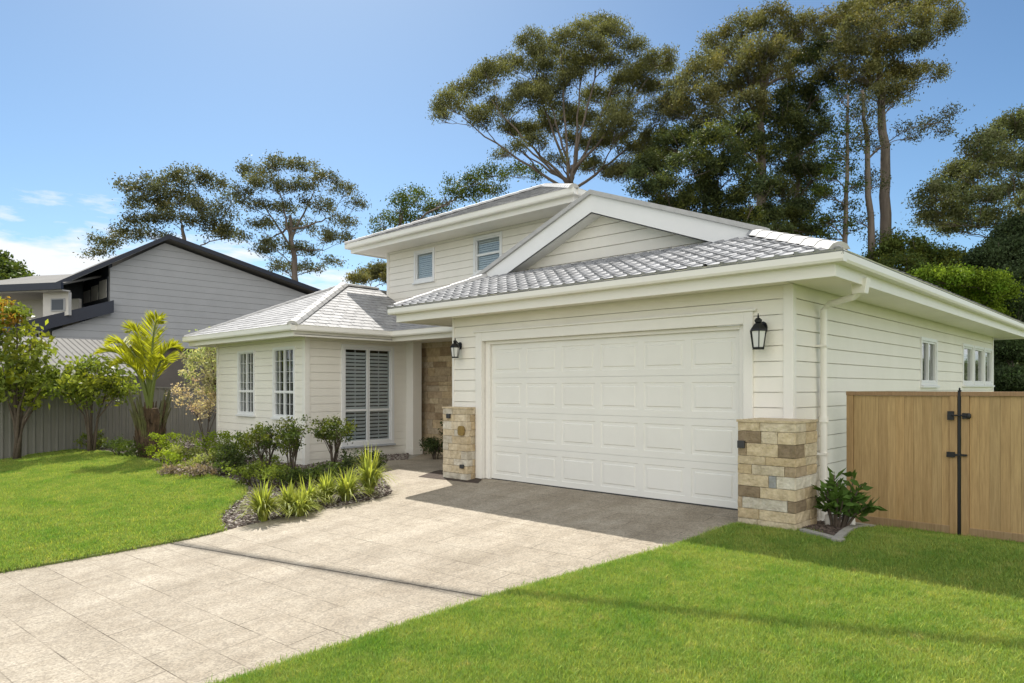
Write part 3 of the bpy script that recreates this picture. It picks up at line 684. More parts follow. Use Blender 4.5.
mb = MB(); mb.beam((b, c, WGZ-.001), (b, PY+.0, WGZ-.001), GUTS); build('gutter', mb, trimw, H)
mb = MB(); mb.beam((a, 16, WGZ-.001), (a, c, WGZ-.001), GUTS); build('gutter', mb, trimw, H)
mb = MB(); mb.beam((b+.12, PY-.005, WGZ-.002), (GXL-.05, PY-.005, WGZ-.002), GUTS); build('gutter', mb, trimw, H)
wt = WGZ+.115; wx, wy, wz = -16.4, 10.6, 4.42; ryz = wz
tiles('roof', [(WGX0, WGY0, wt), (WGX1, WGY0, wt), (wx, wy, wz)], wingroof, H, seed=31, rib=0, stagger=1, cw=.3, ch=.2, step=.012)
tiles('roof', [(WGX1, WGY0, wt), (WGX1, 11.74, wt), (wx, 11.74, wz), (wx, wy, wz)], wingroof, H, seed=32, eave=(0, 1, 0), rib=0, stagger=1, cw=.3, ch=.2, step=.012)
tiles('roof', [(WGX0, WGY0, wt), (wx, wy, wz), (wx, 16, wz), (WGX0, 16, wt)], wingroof, H, seed=33, eave=(0, 1, 0), rib=0, stagger=1, cw=.3, ch=.2, step=.012)
tiles('roof', [(WGX1-1.2, PY-.12, wt), (GXL-.6, PY-.12, wt), (GXL-.6, 11.74, wt+.62), (WGX1-1.2, 11.74, wt+.62)], wingroof, H, seed=34, rib=0, stagger=1, cw=.3, ch=.2, step=.012)
cap(H, (WGX1-.03, WGY0+.03, wt+.02), (wx, wy, wz+.03), .13, .06); cap(H, (WGX0+.03, WGY0+.03, wt+.02), (wx, wy, wz+.03), .07, .03)
cap(H, (wx, wy, wz+.03), (wx, 11.7, wz+.03), .08, .035)
# concrete footing slab
mb = MB(); mb.box(-18.68, WX-.02, LY+.9, 21.7, -1.0, -.02); build('footing', mb, concrete_k, H)

# ------------------------------------------------------------------ wall lanterns
def lantern(loc):
    e = empty('wall_lantern', loc, 'larger black carriage lantern right of the garage door, at the house corner', 'wall lamp', 'black lanterns either side of the garage door')
    x, y, z = loc; c = (x, y-.16, z)
    mb = MB(); mb.prism([(x+.055*math.cos(t), y, z+.10+.085*math.sin(t)) for t in [2*math.pi*k/16 for k in range(16)]], (0, -1, 0), .022)
    mb.tube([(x, y-.02, z+.12), (x, y-.09, z+.17), (x, y-.15, z+.215), (x, y-.16, z+.20)], .013, 8); build('bracket', mb, blackm, e)
    mb = MB(); mb.lathe(c, [(.115, .055), (.108, .075), (.062, .135), (.052, .15)], 6); mb.lathe(c, [(.03, .15), (.045, .17), (.048, .195), (.03, .215), (.012, .225), (.014, .24), (.004, .28)], 12); build('cap', mb, blackm, e)
    mb = MB()
    for k in range(6):
        t = 2*math.pi*k/6; mb.tube([(c[0]+.104*math.cos(t), c[1]+.104*math.sin(t), z+.058), (c[0]+.072*math.cos(t), c[1]+.072*math.sin(t), z-.165)], .007, 5)
    mb.lathe(c, [(.078, -.185), (.082, -.165), (.070, -.155)], 6); mb.lathe(c, [(.112, .050), (.112, .062)], 6); build('frame', mb, blackm, e)
    mb = MB(); mb.lathe(c, [(.067, -.155), (.098, .05)], 6); build('glass', mb, lampglass, e)
    return e
lan = lantern((-3.93, 8.875, 2.33))
dup(lan, (-9.79, 8.875, 2.36), 0, .82, 'smaller looking black carriage lantern above the left pillar by the entry')

# ------------------------------------------------------------------ timber gate
GYg = 10.2
gz = G(-2.5, GYg)
gate = empty('timber_gate', (-2.0, GYg, gz), 'double timber gate of vertical cedar boards with black post and latch', 'gate')
xm = onY(958.5, 450, GYg).x; xl = -3.33; wl = xm-xl; zt = 1.55; zb = gz+.03
rr = random.Random(5)
def leaf(xa, xb, lab):
    fr = MB(); fr.col = (.42, .28, .13)
    fr.box(xa, xa+.085, GYg-.03, GYg+.03, zb, zt); fr.box(xb-.085, xb, GYg-.03, GYg+.03, zb, zt)
    fr.col = (.33, .21, .11); fr.box(xa-.004, xb+.004, GYg-.036, GYg+.036, zt, zt+.055); fr.col = (.36, .255, .14)
    fr.box(xa+.085, xb-.085, GYg-.028, GYg+.028, zb, zb+.13)
    l = build('gate_leaf', fr, cedar, gate, tint=True, bevel=.004, label=lab)
    x = xa+.087; bd = MB()
    while x < xb-.09:
        w = min(.105, xb-.087-x); k = rr.uniform(.92, 1.07); hy = rr.uniform(-.008, .008); bd.col = (.47*k, (.325+hy)*k, (.15+hy)*k)
        bd.box(x+.001, x+w-.001, GYg-.008, GYg+.012, zb+.13, zt-.001); x += w
    build('boards', bd, cedar, l, tint=True)
    return l
leaf(xl, xm-.008, 'left gate leaf against the house'); leaf(xm+.033, xm+.033+wl+.25, 'right gate leaf cut by the photo edge')
mb = MB(); mb.box(xm-.002, xm+.026, GYg-.03, GYg+.03, zb-.3, zt+.06); mb.lathe((xm+.012, GYg, zt+.06), [(.020, 0), (.022, .008), (.008, .016), (.013, .03), (.003, .045)], 10); build('post', mb, blackm, gate)
mb = MB(); y_ = GYg-.04
mb.box(xm-.11, xm-.04, y_-.02, y_+.01, 1.25, 1.36); mb.box(xm+.05, xm+.10, y_-.02, y_+.01, 1.27, 1.34); mb.tube([(xm-.07, y_-.03, 1.31), (xm+.11, y_-.03, 1.31)], .010, 8)
mb.lathe((xm+.12, y_-.02, 1.27), [(.014, 0), (.026, .02), (.026, .05), (.014, .07)], 10)
build('latch', mb, blackm, gate)
mb = MB(); mb.box(xm-.12, xm-.03, y_-.015, y_+.01, .785, .85); mb.box(xm-.03, xm+.10, y_-.02, y_+.005, .805, .83); build('bolt', mb, blackm, gate)

# kerbed planter edge
e = MB(); K = [Vector((*p, 0)) for p in kerb_out]
def kerb(mb, a, b, w=.09, h=.085):
    a = Vector((a[0], a[1], 0)); b = Vector((b[0], b[1], 0)); d = (b-a).normalized(); s = Vector((-d.y, d.x, 0))*w; n = 10
    lo = []; hi = []
    for k in range(n+1):
        p = a.lerp(b, k/n); z = G(p.x, p.y)
        q = mb.vert((p.x, p.y, z-.12), (p.x, p.y, z+h), (p.x+s.x, p.y+s.y, z+h), (p.x+s.x, p.y+s.y, z-.12)); lo.append(q)
    for q, r in zip(lo, lo[1:]):
        for k in range(4): mb.face([q[k], r[k], r[(k+1) % 4], q[(k+1) % 4]])
    mb.face(lo[0]); mb.face(lo[-1][::-1])
kerb(e, K[0], K[1]); kerb(e, K[1], K[2], .09, .083); kerb(e, K[2], (-3.35, 10.1, 0), .09, .081)
build('garden_edging', e, concrete_k, loc=(K[1].x, K[1].y, 0), label='low concrete edging around the small planting bed beside the right pillar', cat='edging', bevel=.006)

# ------------------------------------------------------------------ left fence
fx = -24.0
fe = empty('panel_fence', (fx, 6, -.3), 'tall grey green steel panel fence with vertical ribs beyond the left lawn', 'fence')
mb = MB(); y = 0.0; pitch = .19
def ftop(y): return 1.83-.035*(y-4)
while y < 26:
    z0 = G(fx, y)-.1; z1 = ftop(y)
    pr = [(y, 0), (y+.025, .035), (y+.06, .035), (y+.085, 0), (y+pitch, 0)]
    for (ya, da), (yb, db) in zip(pr, pr[1:]):
        mb.quad((fx+da, ya, z0), (fx+db, yb, z0), (fx+db, yb, z1), (fx+da, ya, z1))
    y += pitch
build('panel', mb, fencem, fe)
mb = MB(); mb.beam((fx, 0, ftop(0)), (fx, 26, ftop(26)), [(-.03, -.03), (.05, -.03), (.05, .02), (-.03, .02)]); mb.box(fx-.02, fx+.05, .0, .06, -.6, 1.95)
build('rail', mb, fencem, fe)

# ------------------------------------------------------------------ neighbour house
NX = -34.0
nb = empty('grey_house', (NX, 14, -.3), 'two storey grey clad neighbour house with dark raked roof edge and shaded balcony', 'house')
q = lambda x, y, X=NX: onX(x, y, X)
yC = q(110, 300).y
wl_ = [q(110, 268), q(110, 313), q(52, 331), q(55, 343), q(190, 346.5)]
pk = q(165, 243); rt = q(330, 303)
yR = 24.0; slope_r = (rt.z-pk.z)/(rt.y-pk.y); zend = pk.z+slope_r*(yR-pk.y); zb0 = 3.52
mb = MB()
P2 = [(NX, yC, q(110, 313).z), (NX, q(52, 331).y, q(52, 331).z), (NX, q(52, 331).y, zb0), (NX, yR, zb0), (NX, yR, zend), (NX, pk.y, pk.z), (NX, yC, q(110, 268).z)]
# clad as boards: split in horizontal strips using the real outline
def outline(z):
    zA, zC = P2[0][2], P2[6][2]; yB = P2[1][1]; zB = P2[1][2]
    if z <= zB: l = yB
    elif z <= zA: l = yB+(yC-yB)*(z-zB)/(zA-zB)
    elif z <= zC: l = yC
    else: l = yC+(pk.y-yC)*(z-zC)/(pk.z-zC)
    r = yR if z <= zend else pk.y+(yR-pk.y)*(pk.z-z)/(pk.z-zend)
    return (l, r)
siding(mb, (NX, 0, 0), uy, ux, 30, zb0, pk.z-.02, (), .3, outline, lip=.02)
mb.prism([(NX-.01, a[1], a[2]) for a in P2], (-1, 0, 0), .2)
build('wall', mb, nb_wall, nb)
mb = MB(); mb.box(NX-9, NX-.35, q(150, 300).y, yR, -1, zb0+.0); build('lower_wall', mb, nb_brown, nb)
mb = MB(); mb.box(NX-9, NX-.22, yC+.1, yR, zb0+.01, 5.6); build('core_wall', mb, nb_wall, nb)
# roof slabs
ov = .5
def slab(mb, a, b, X0, X1, t): 
    mb.prism([(X0, a[0], a[1]), (X0, b[0], b[1]), (X0, b[0], b[1]-t), (X0, a[0], a[1]-t)], (1, 0, 0), X1-X0)
eL = q(46, 289)
mb = MB(); kL = (pk.z-q(110, 268).z)/(pk.y-yC)
slab(mb, (pk.y, pk.z+.25), (yR+.4, zend+.25), NX-9, NX+.45, .12); slab(mb, (eL.y, eL.z+.05), (pk.y, pk.z+.27), NX-9, NX+.45, .12)
build('roof', mb, metalroof, nb)
mb = MB()
mb.prism([(NX+.46, pk.y, pk.z+.33), (NX+.46, yR+.4, zend+.33), (NX+.46, yR+.4, zend+.13), (NX+.46, pk.y, pk.z+.13)], (1, 0, 0), .06)
mb.prism([(NX+.46, eL.y, eL.z+.12), (NX+.46, pk.y, pk.z+.33), (NX+.46, pk.y, pk.z+.13), (NX+.46, eL.y, eL.z-.08)], (1, 0, 0), .061)
build('roof_fascia', mb, nb_trim, nb)
mb = MB(); mb.prism([(NX+.44, eL.y+.02, eL.z-.06), (NX+.44, pk.y, pk.z+.16), (NX+.44, pk.y, pk.z+.12), (NX+.44, eL.y+.02, eL.z-.10)], (-1, 0, 0), 8.0); build('soffit', mb, nb_wall, nb)
# balcony recess: window face (Y=yC) and dark side wall
def zr(y): return eL.z-.05+(pk.z+.12-eL.z)*(y-eL.y)/(pk.y-eL.y)
XB = onY(84, 290, yC).x
zt_, zb_ = q(110, 268).z, q(110, 313).z
mb = MB(); mb.box(XB, NX-.2, yC, yC+.15, zb_-1.2, zr(yC)+.05); build('balcony_wall', mb, nb_trim, nb)
bw = MB(); gw = MB(); n_ = 3; wW = (NX-.25-XB)/n_
for i in range(n_):
    xa = XB+.08+i*wW; xb = XB+(i+1)*wW-.1
    gw.box(xa, xb, yC-.045, yC-.03, onY(84, 306, yC).z+.1, min(zt_-.55, 7.0)-.15+.12*i)
w_ = MB(); w_.box(XB+.02, NX-.2, yC-.03, yC-.001, onY(84, 306, yC).z, zt_-.35); win = build('window', w_, nb_trim, nb)
build('blind', gw, nb_white, win)
yD = onX(57, 290, XB).y
mb = MB(); zdt = 6.1; mb.prism([(XB-.001, yC, 3.4), (XB-.001, yD, 3.4), (XB-.001, yD, zr(yD)), (XB-.001, yC, zr(yC))], (-1, 0, 0), .2); build('balcony_side_wall', mb, nb_dark, nb)
# lower left volume with its own pale roof
De = (eL-cO).dot(cF)*.985
def zat(x, y, ref=102.0): return at(x, y, De*ref/(388-y))
E1 = at(60, 286, De); E0 = zat(-60, 291); dE = (E0-E1).normalized(); nE = Vector((-dE.y, dE.x, 0)); nE = nE if nE.dot(cF) > 0 else -nE
def W3(s_, o_, z_): return E1+dE*s_+nE*o_+Vector((0, 0, z_))
LE = (E0-E1).length
mb = MB(); a_ = [W3(-.1, 0, .12), W3(LE, 0, .12), W3(LE, 4.5, 1.35), W3(1.2, 4.5, 1.35)]; mb.prism(a_, (0, 0, -1), .08); build('roof', mb, metalroof, nb)
mb = MB(); mb.prism([W3(-.1, -.05, .15), W3(LE, -.05, .15), W3(LE, -.05, -.13), W3(-.1, -.05, -.13)], nE, .12); build('roof_fascia', mb, nb_trim, nb)
mb = MB(); mb.prism([W3(0, .1, -.12), W3(LE, .1, -.12), W3(LE, 3.4, -.12), W3(3.0, 3.4, -.12), W3(1.0, .8, -.12), W3(0, .5, -.12)], (0, 0, -1), .05); build('soffit', mb, nb_white, nb)
mb = MB(); mb.prism([W3(.15, .55, -.17), W3(1.45, .55, -.17), W3(1.45, .55, -1.30), W3(.15, .55, -1.12)], nE, .15)
mb.prism([W3(1.5, 2.4, -.17), W3(LE, 2.4, -.17), W3(LE, 2.4, -3.2), W3(1.5, 2.4, -3.2)], nE, .15); build('left_wall', mb, nb_white, nb)
mb = MB(); mb.prism([W3(.30, .50, -.42), W3(1.0, .50, -.42), W3(1.0, .50, -.95), W3(.30, .50, -.95)], nE, .045); w2 = build('window', mb, nb_wall, nb)
mb = MB(); mb.prism([W3(.36, .485, -.47), W3(.94, .485, -.47), W3(.94, .485, -.90), W3(.36, .485, -.90)], nE, .012); build('pane', mb, nb_dark, w2)
mb = MB(); mb.prism([W3(1.46, .45, -1.35), W3(LE, .45, -1.35), W3(LE, .45, -1.48), W3(1.46, .45, -1.48)], nE, .1)
for k in range(30): mb.prism([W3(1.5+k*.16, .48, -1.48), W3(1.53+k*.16, .48, -1.48), W3(1.53+k*.16, .48, -2.4), W3(1.5+k*.16, .48, -2.4)], nE, .03)
build('balustrade', mb, nb_trim, nb)
mb = MB(); mb.prism([W3(2.4, 2.35, -.6), W3(3.4, 2.35, -.6), W3(3.4, 2.35, -2.2), W3(2.4, 2.35, -2.2)], nE, .045); build('window', mb, nb_dark, nb)
# dark lower skillion roof in front of the balcony
A0, A1 = q(112, 302), q(112, 315); B0, B1 = q(15, 334, NX+.3), q(15, 345, NX+.3)
mb = MB(); mb.prism([(NX+.05, yC+.05, A1.z+.62), (NX+.05, B0.y, B0.z+.42), (NX+.05, B0.y, B0.z-.12), (NX+.05, yC+.05, A1.z+.08)], (1, 0, 0), .30)
mb.prism([(NX+.05, yC-.01, A1.z+.58), (NX+.05, B0.y, B0.z+.38), (NX+.05, B0.y, B0.z-.04), (NX+.05, yC-.01, A1.z+.20)], (-1, 0, 0), 3.0)
build('skillion_roof', mb, nb_trim, nb)
mb = MB(); mb.prism([(NX, q(52, 331).y, zb0), (NX, q(52, 331).y, q(52, 331).z), (NX, q(52, 331).y+.01, q(52, 331).z), (NX, q(52, 331).y+.01, zb0)], (-1, 0, 0), 3); build('lower_front_wall', mb, nb_white, nb)

# carport roof behind the fence
cp = empty('carport', (-29, 8, -.3), 'low ribbed pale metal carport roof behind the grey fence', 'carport')
mb = MB(); y0, y1 = 5.0, 9.0; n = 20
for i in range(n):
    ya = y0+(y1-y0)*i/n; yb = y0+(y1-y0)*(i+1)/n; ym = (ya+yb)/2
    P0 = lambda y, x, up: (x, y, (2.05+(-25.6-x)*.30)+up)
    for (u0_, u1_, h0, h1) in ((ya, ya+.03, 0, .03), (ya+.03, ya+.06, .03, 0), (ya+.06, yb, 0, 0)):
        mb.quad(P0(u0_, -25.6, h0), P0(u1_, -25.6, h1), P0(u1_, -30.5, h1), P0(u0_, -30.5, h0))
build('roof', mb, metalroof, cp)
for x, y in ((-25.9, 5.2), (-25.9, 8.8), (-30, 5.2), (-30, 8.8)): mb = MB(); mb.box(x-.05, x+.05, y-.05, y+.05, -.9, 2.0+(-25.6-x)*.3); build('post', mb, nb_white, cp)
pass

# ------------------------------------------------------------------ hill
mb = MB(); hc = at(0, 300, 130); nx = 60
rows = []
for i in range(25):
    row = []
    for j in range(nx+1):
        u = (j/nx-.5)*2; v = i/24*2-1
        p = hc+cR*(u*42-13)+cF*(v*40)
        h = 33*math.exp(-(u*1.35)**2-(v*1.4)**2)+random.uniform(-.4, .8)-4
        row.append((p.x, p.y, h))
    rows.append(mb.vert(*row))
for a, b in zip(rows, rows[1:]):
    for j in range(nx): mb.face([a[j], a[j+1], b[j+1], b[j]])
hill = build('hill', mb, hillm, kind='structure', smooth=True)

# ------------------------------------------------------------------ foliage
def cloud(name, C, Dv, L, W, tint, m, parent=None, fold=.25, **kw):
    """leaves as 4-vertex rhombs. C centres (n,3), Dv leaf directions (n,3), L,W arrays"""
    n = len(C); Dv = Dv/np.linalg.norm(Dv, axis=1, keepdims=True)
    r = rng.normal(size=(n, 3)); S_ = np.cross(Dv, r); S_ /= np.linalg.norm(S_, axis=1, keepdims=True)+1e-9
    L = np.broadcast_to(L, n)[:, None]; W = np.broadcast_to(W, n)[:, None]
    U = np.cross(S_, Dv)
    v = np.empty((n, 4, 3)); v[:, 0] = C-Dv*L*.5; v[:, 1] = C+S_*W*.5+U*W*fold; v[:, 2] = C+Dv*L*.5; v[:, 3] = C-S_*W*.5+U*W*fold
    base = LOC[parent.name] if parent else Vector(kw.get('loc') or (0, 0, 0))
    v -= np.array(base)
    me = bpy.data.meshes.new(name); me.vertices.add(n*4); me.loops.add(n*4); me.polygons.add(n)
    me.vertices.foreach_set('co', v.ravel().astype(np.float32)); me.loops.foreach_set('vertex_index', np.arange(n*4, dtype=np.int32))
    me.polygons.foreach_set('loop_start', np.arange(0, n*4, 4, dtype=np.int32)); me.polygons.foreach_set('loop_total', np.full(n, 4, dtype=np.int32))
    ca = me.color_attributes.new('tint', 'FLOAT_COLOR', 'POINT'); t = np.ones((n, 4, 4)); t[:, :, :3] = tint[:, None, :]
    ca.data.foreach_set('color', t.ravel().astype(np.float32)); me.update(); me.validate()
    return put(name, me, m, parent, **kw)
def clumps(specs, per, sub=9, droop=.5, leafL=.2, leafW=.06, subr=.38, hue=None, flat=True, jit=.28):
    """specs: list of (center Vector, rx(horizontal), rz(vertical)); sprays of leaves gathered in the clump"""
    Cs = []; Ds = []; Ts = []
    for c, rx, rz in specs:
        ns = max(4, int(sub*(rx*rx+rx*rz)))
        d = rng.normal(size=(ns, 3)); d /= np.linalg.norm(d, axis=1, keepdims=True)
        if flat: d[:, 2] = np.where(d[:, 2] < -.35, -d[:, 2]*.5, d[:, 2])
        rr_ = rng.uniform(.45, 1.0, (ns, 1))**.6
        sc = np.array(c)+d*rr_*np.array([rx, rx, rz])
        stint = rng.uniform(1-jit, 1+jit, (ns, 1))
        k = per
        off = rng.normal(size=(ns, k, 3))*subr*.5*np.array([1, 1, .75])
        P_ = (sc[:, None, :]+off).reshape(-1, 3)
        dd = rng.normal(size=(ns*k, 3)); dd[:, 2] -= droop*1.5
        t = np.repeat(stint, k, 0)*rng.uniform(.75, 1.25, (ns*k, 1))
        col = np.ones((ns*k, 3))*t
        if hue is not None:
            w = np.repeat(rng.uniform(0, 1, (ns, 1)), k, 0)**2; col *= (1-w)*1+w*np.array(hue)
        Cs.append(P_); Ds.append(dd); Ts.append(col)
    C_ = np.concatenate(Cs); D_ = np.concatenate(Ds); T_ = np.concatenate(Ts); n = len(C_)
    return C_, D_, rng.uniform(.7, 1.3, n)*leafL, rng.uniform(.7, 1.3, n)*leafW, T_
gumleaf = leafmat('gum_leaf', (.115, .130, .075), .25, .45)
gumolive = leafmat('olive_gum_leaf', (.150, .160, .078), .25, .6)
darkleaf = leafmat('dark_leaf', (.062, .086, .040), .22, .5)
midleaf = leafmat('mid_green_leaf', (.075, .11, .032), .3, .45)
limeleaf = leafmat('lime_leaf', (.20, .27, .035), .4, .5)
magleaf = leafmat('glossy_garden_leaf', (.17, .22, .05), .35, .35)
palmleaf = leafmat('palm_frond_leaf', (.38, .39, .04), .45, .4)
blossom = leafmat('dry_blossom', (.50, .45, .33), .35, .6)
grassleaf = leafmat('strap_leaf', (.27, .33, .09), .4, .4)
lawnleaf = leafmat('lawn_blade', (.215, .328, .072), .30, .6)
def patchy(m):
    nt = m.node_tree; L = nt.links.new; g = N(nt, 'ShaderNodeNewGeometry'); n1 = N(nt, 'ShaderNodeTexNoise', Scale=1.6, Detail=8, Roughness=.78); L(g.outputs['Position'], n1.inputs['Vector'])
    r = N(nt, 'ShaderNodeValToRGB'); r.color_ramp.elements[0].position = .35; r.color_ramp.elements[1].position = .68; r.color_ramp.elements[0].color = (.66, .84, .75, 1); r.color_ramp.elements[1].color = (1.42, 1.16, 1.5, 1); L(n1.outputs[0], r.inputs[0])
    n5 = N(nt, 'ShaderNodeTexNoise', Scale=4.5, Detail=7, Roughness=.7); L(g.outputs['Position'], n5.inputs['Vector'])
    r5 = N(nt, 'ShaderNodeValToRGB'); r5.color_ramp.elements[0].position = .56; r5.color_ramp.elements[1].position = .72; r5.color_ramp.elements[0].color = (1, 1, 1, 1); r5.color_ramp.elements[1].color = (1.5, 1.12, 1.7, 1); L(n5.outputs[0], r5.inputs[0])
    m5 = N(nt, 'ShaderNodeMix', data_type='RGBA', blend_type='MULTIPLY'); m5.inputs[0].default_value = 1; m5.name = 'spots'; L(r.outputs[0], m5.inputs[6]); L(r5.outputs[0], m5.inputs[7])
    for mx in [x for x in nt.nodes if x.bl_idname == 'ShaderNodeMix' and x.name != 'spots']:
        src = mx.inputs[7].links[0].from_socket; q = N(nt, 'ShaderNodeMix', data_type='RGBA', blend_type='MULTIPLY'); q.inputs[0].default_value = 1; L(src, q.inputs[6]); L(m5.outputs[2], q.inputs[7]); L(q.outputs[2], mx.inputs[7])
patchy(lawnleaf)
paleyel = leafmat('variegated_leaf', (.30, .34, .12), .35, .5)

def tree(name, trunk, cl, label, leafm, D=None, per=46, sub=6, leafL=.22, leafW=.07, subr=.5, bark=None, tr=.25, limbs=None, cat='tree', group=None, hue=(1.35, 1.1, .7), droop=.5, depthj=1.6, base_z=-.3, fork=.45, jit=.28, spread=1.08, stems=()):
    """trunk: list of (px,py) from low to high at depth D; cl: (px,py,rx_px,ry_px[,dd]) """
    b0 = at(trunk[0][0], trunk[0][1], D); b0.z = base_z
    e = empty(name, b0, label, cat, group)
    T = [b0]+[at(x, y, D) for x, y in trunk[1:]] if len(trunk) > 1 else [b0]
    rt_ = random.Random(int(trunk[0][0]*7+D))
    mb = MB(); n = len(T); pts = []; rads = []
    for i in range(n-1):
        for k in range(5):
            t = k/5; p = T[i].lerp(T[i+1], t)+Vector((rt_.uniform(-1, 1), rt_.uniform(-1, 1), 0))*tr*.25; pts.append(p)
    pts.append(T[-1]); m_ = len(pts)
    rads = [tr*(1-.68*i/(m_-1)) for i in range(m_)]; mb.tube(pts, rads, 9)
    specs = []; net = [(p, r) for i_, (p, r) in enumerate(zip(pts, rads)) if i_ >= m_*fork*.5]
    for c in cl:
        x, y, rx, ry = c[:4]; dd = c[4] if len(c) > 4 else rt_.uniform(-depthj, depthj)
        p = at(x, y, D); p = cO+(p-cO)*((D+dd)/D); s = (D+dd)/FPX
        specs.append((p, rx*s*spread, ry*s*spread))
    axis = net[0][0]
    for q, (sx_, sy_) in enumerate(stems):
        tip = at(sx_, sy_, D+rt_.uniform(-1.5, 1.5)); s0 = pts[int(m_*(.62+.05*(q % 5)))]; Lh = (tip-s0).length; ctl = s0.lerp(tip, .45)+Vector((0, 0, -.06*Lh))
        SP = [s0*(1-t)**2+ctl*2*t*(1-t)+tip*t*t+Vector((rt_.uniform(-1, 1), rt_.uniform(-1, 1), rt_.uniform(-1, 1)))*.07 for t in [k/10 for k in range(11)]]
        SR = [tr*.34*(1-.72*k/10) for k in range(11)]; mb.tube(SP, SR, 7); net += list(zip(SP, SR))[3:]
    order = sorted(range(len(specs)), key=lambda k: (specs[k][0]-axis).length)
    for k0 in order:
        p, rx, rz = specs[k0]; tgt = p-Vector((0, 0, rz*.35)); best = 1e9
        for (np_, nr) in net:
            d_ = (tgt-np_); L0 = d_.length
            if L0 < .25: continue
            up_ = d_.z/L0; cost = L0*(1+1.6*max(0, .45-up_))+(.6 if nr < .03 else 0)
            if cost < best: best = cost; s0 = np_; r_s = nr
        Lh = (tgt-s0).length; hz = Vector((tgt.x-s0.x, tgt.y-s0.y, 0))
        mid = s0+hz*.42+Vector((0, 0, (tgt.z-s0.z)*.62))+Vector((rt_.uniform(-.12, .12), rt_.uniform(-.12, .12), rt_.uniform(-.1, .1)))*Lh*.6
        L_ = []; K_ = 9; r0 = min(r_s*.72, .02+.017*Lh)
        for k in range(K_+1):
            t = k/K_; w_ = math.sin(t*math.pi)*.035*Lh; L_.append(s0*(1-t)**2+mid*2*t*(1-t)+tgt*t*t+Vector((rt_.uniform(-1, 1), rt_.uniform(-1, 1), rt_.uniform(-1, 1)))*w_*.6)
        RR = [max(.012, r0*(1-.62*k/K_)) for k in range(K_+1)]
        mb.tube(L_, RR, 6); net += list(zip(L_, RR))[2:]
        for w in range(7):
            a = rt_.uniform(0, 6.28); q1 = p+Vector((math.cos(a)*rx*.85, math.sin(a)*rx*.85, rt_.uniform(-.3, .75)*rz)); s1 = L_[rt_.randint(5, 9)]
            mb.tube([s1, s1.lerp(q1, .5)+Vector((rt_.uniform(-.1, .1), rt_.uniform(-.1, .1), -.05)), q1], [max(.012, r0*.4), max(.009, r0*.25), .006], 4)
    build('trunk', mb, bark or gumbark, e, smooth=True)
    C_, D_, L2, W2, T2 = clumps(specs, int(per*1.45), sub*2.1, droop, leafL*.78, leafW*.85, subr*.88, hue, jit=jit*1.3)
    cloud('crown', C_, D_, L2, W2, T2, leafm, e)
    return e

GT = 'gum trees behind the houses'
# T1 flat-topped tree, far left
tree('gum_tree', [(188, 300), (187, 255), (182, 225)], [(140, 188, 22, 9), (165, 182, 22, 9), (190, 178, 20, 8), (212, 186, 16, 9), (150, 205, 24, 8), (180, 200, 24, 9), (208, 208, 20, 9), (170, 219, 22, 7), (205, 226, 24, 8),
     (225, 235, 18, 8), (140, 222, 16, 6), (120, 235, 16, 7), (103, 243, 16, 7), (98, 253, 12, 5), (225, 215, 12, 8), (152, 236, 18, 6), (232, 200, 9, 7)], 'flat topped tree with dark layered crown behind the grey house', gumleaf, spread=1.0, D=62, per=40, sub=2.3, leafL=.34, leafW=.12, subr=.8, tr=.35, droop=.1, jit=.3)
tree('gum_tree', [(300, 320), (296, 285), (292, 240), (290, 215)], [(255, 172, 18, 9), (278, 165, 16, 8), (302, 168, 16, 8), (325, 182, 15, 10), (345, 192, 14, 9), (268, 185, 20, 9), (295, 188, 20, 9), (243, 192, 12, 8), (355, 205, 10, 7), (250, 205, 14, 9), (318, 205, 18, 9), (280, 208, 18, 9),
     (342, 222, 14, 8), (262, 226, 16, 9), (300, 228, 16, 10), (325, 238, 16, 9), (275, 246, 16, 9), (345, 240, 10, 6), (258, 250, 12, 7), (300, 252, 16, 9), (285, 268, 16, 8), (312, 268, 12, 8), (330, 262, 10, 6), (245, 238, 9, 6)], 'airy spreading gum tree rising behind the dark raked roof', gumleaf, D=58, per=40, sub=3.0, leafL=.30, leafW=.10, subr=.65, tr=.34, droop=.3, spread=1.0, fork=.5, stems=((262, 200), (280, 190), (315, 190), (335, 215), (268, 240), (325, 250)))
# low trees behind upper roof
tree('gum_tree', [(395, 300), (398, 240), (402, 215)], [(385, 222, 12, 12), (400, 205, 16, 12), (415, 198, 14, 11), (408, 222, 18, 12), (428, 210, 13, 10), (378, 236, 8, 8), (440, 208, 11, 9), (455, 196, 14, 9), (460, 184, 14, 7), (478, 178, 14, 7), (495, 174, 13, 7), (512, 172, 13, 7), (470, 195, 16, 8), (490, 190, 16, 8), (530, 175, 14, 8)],
     'low dense gum trees showing just above the upper roof', midleaf, D=42, per=40, sub=4.2, leafL=.2, leafW=.08, subr=.5, tr=.2)
tree('round_tree', [(375, 340), (370, 290)], [(372, 275, 14, 7), (360, 280, 12, 5), (385, 272, 10, 6), (378, 268, 8, 5), (390, 280, 10, 6)], 'small rounded olive tree seen between wing roof and upper eave', gumolive, D=45, per=50, sub=9, leafL=.2, leafW=.09, subr=.45, tr=.15)
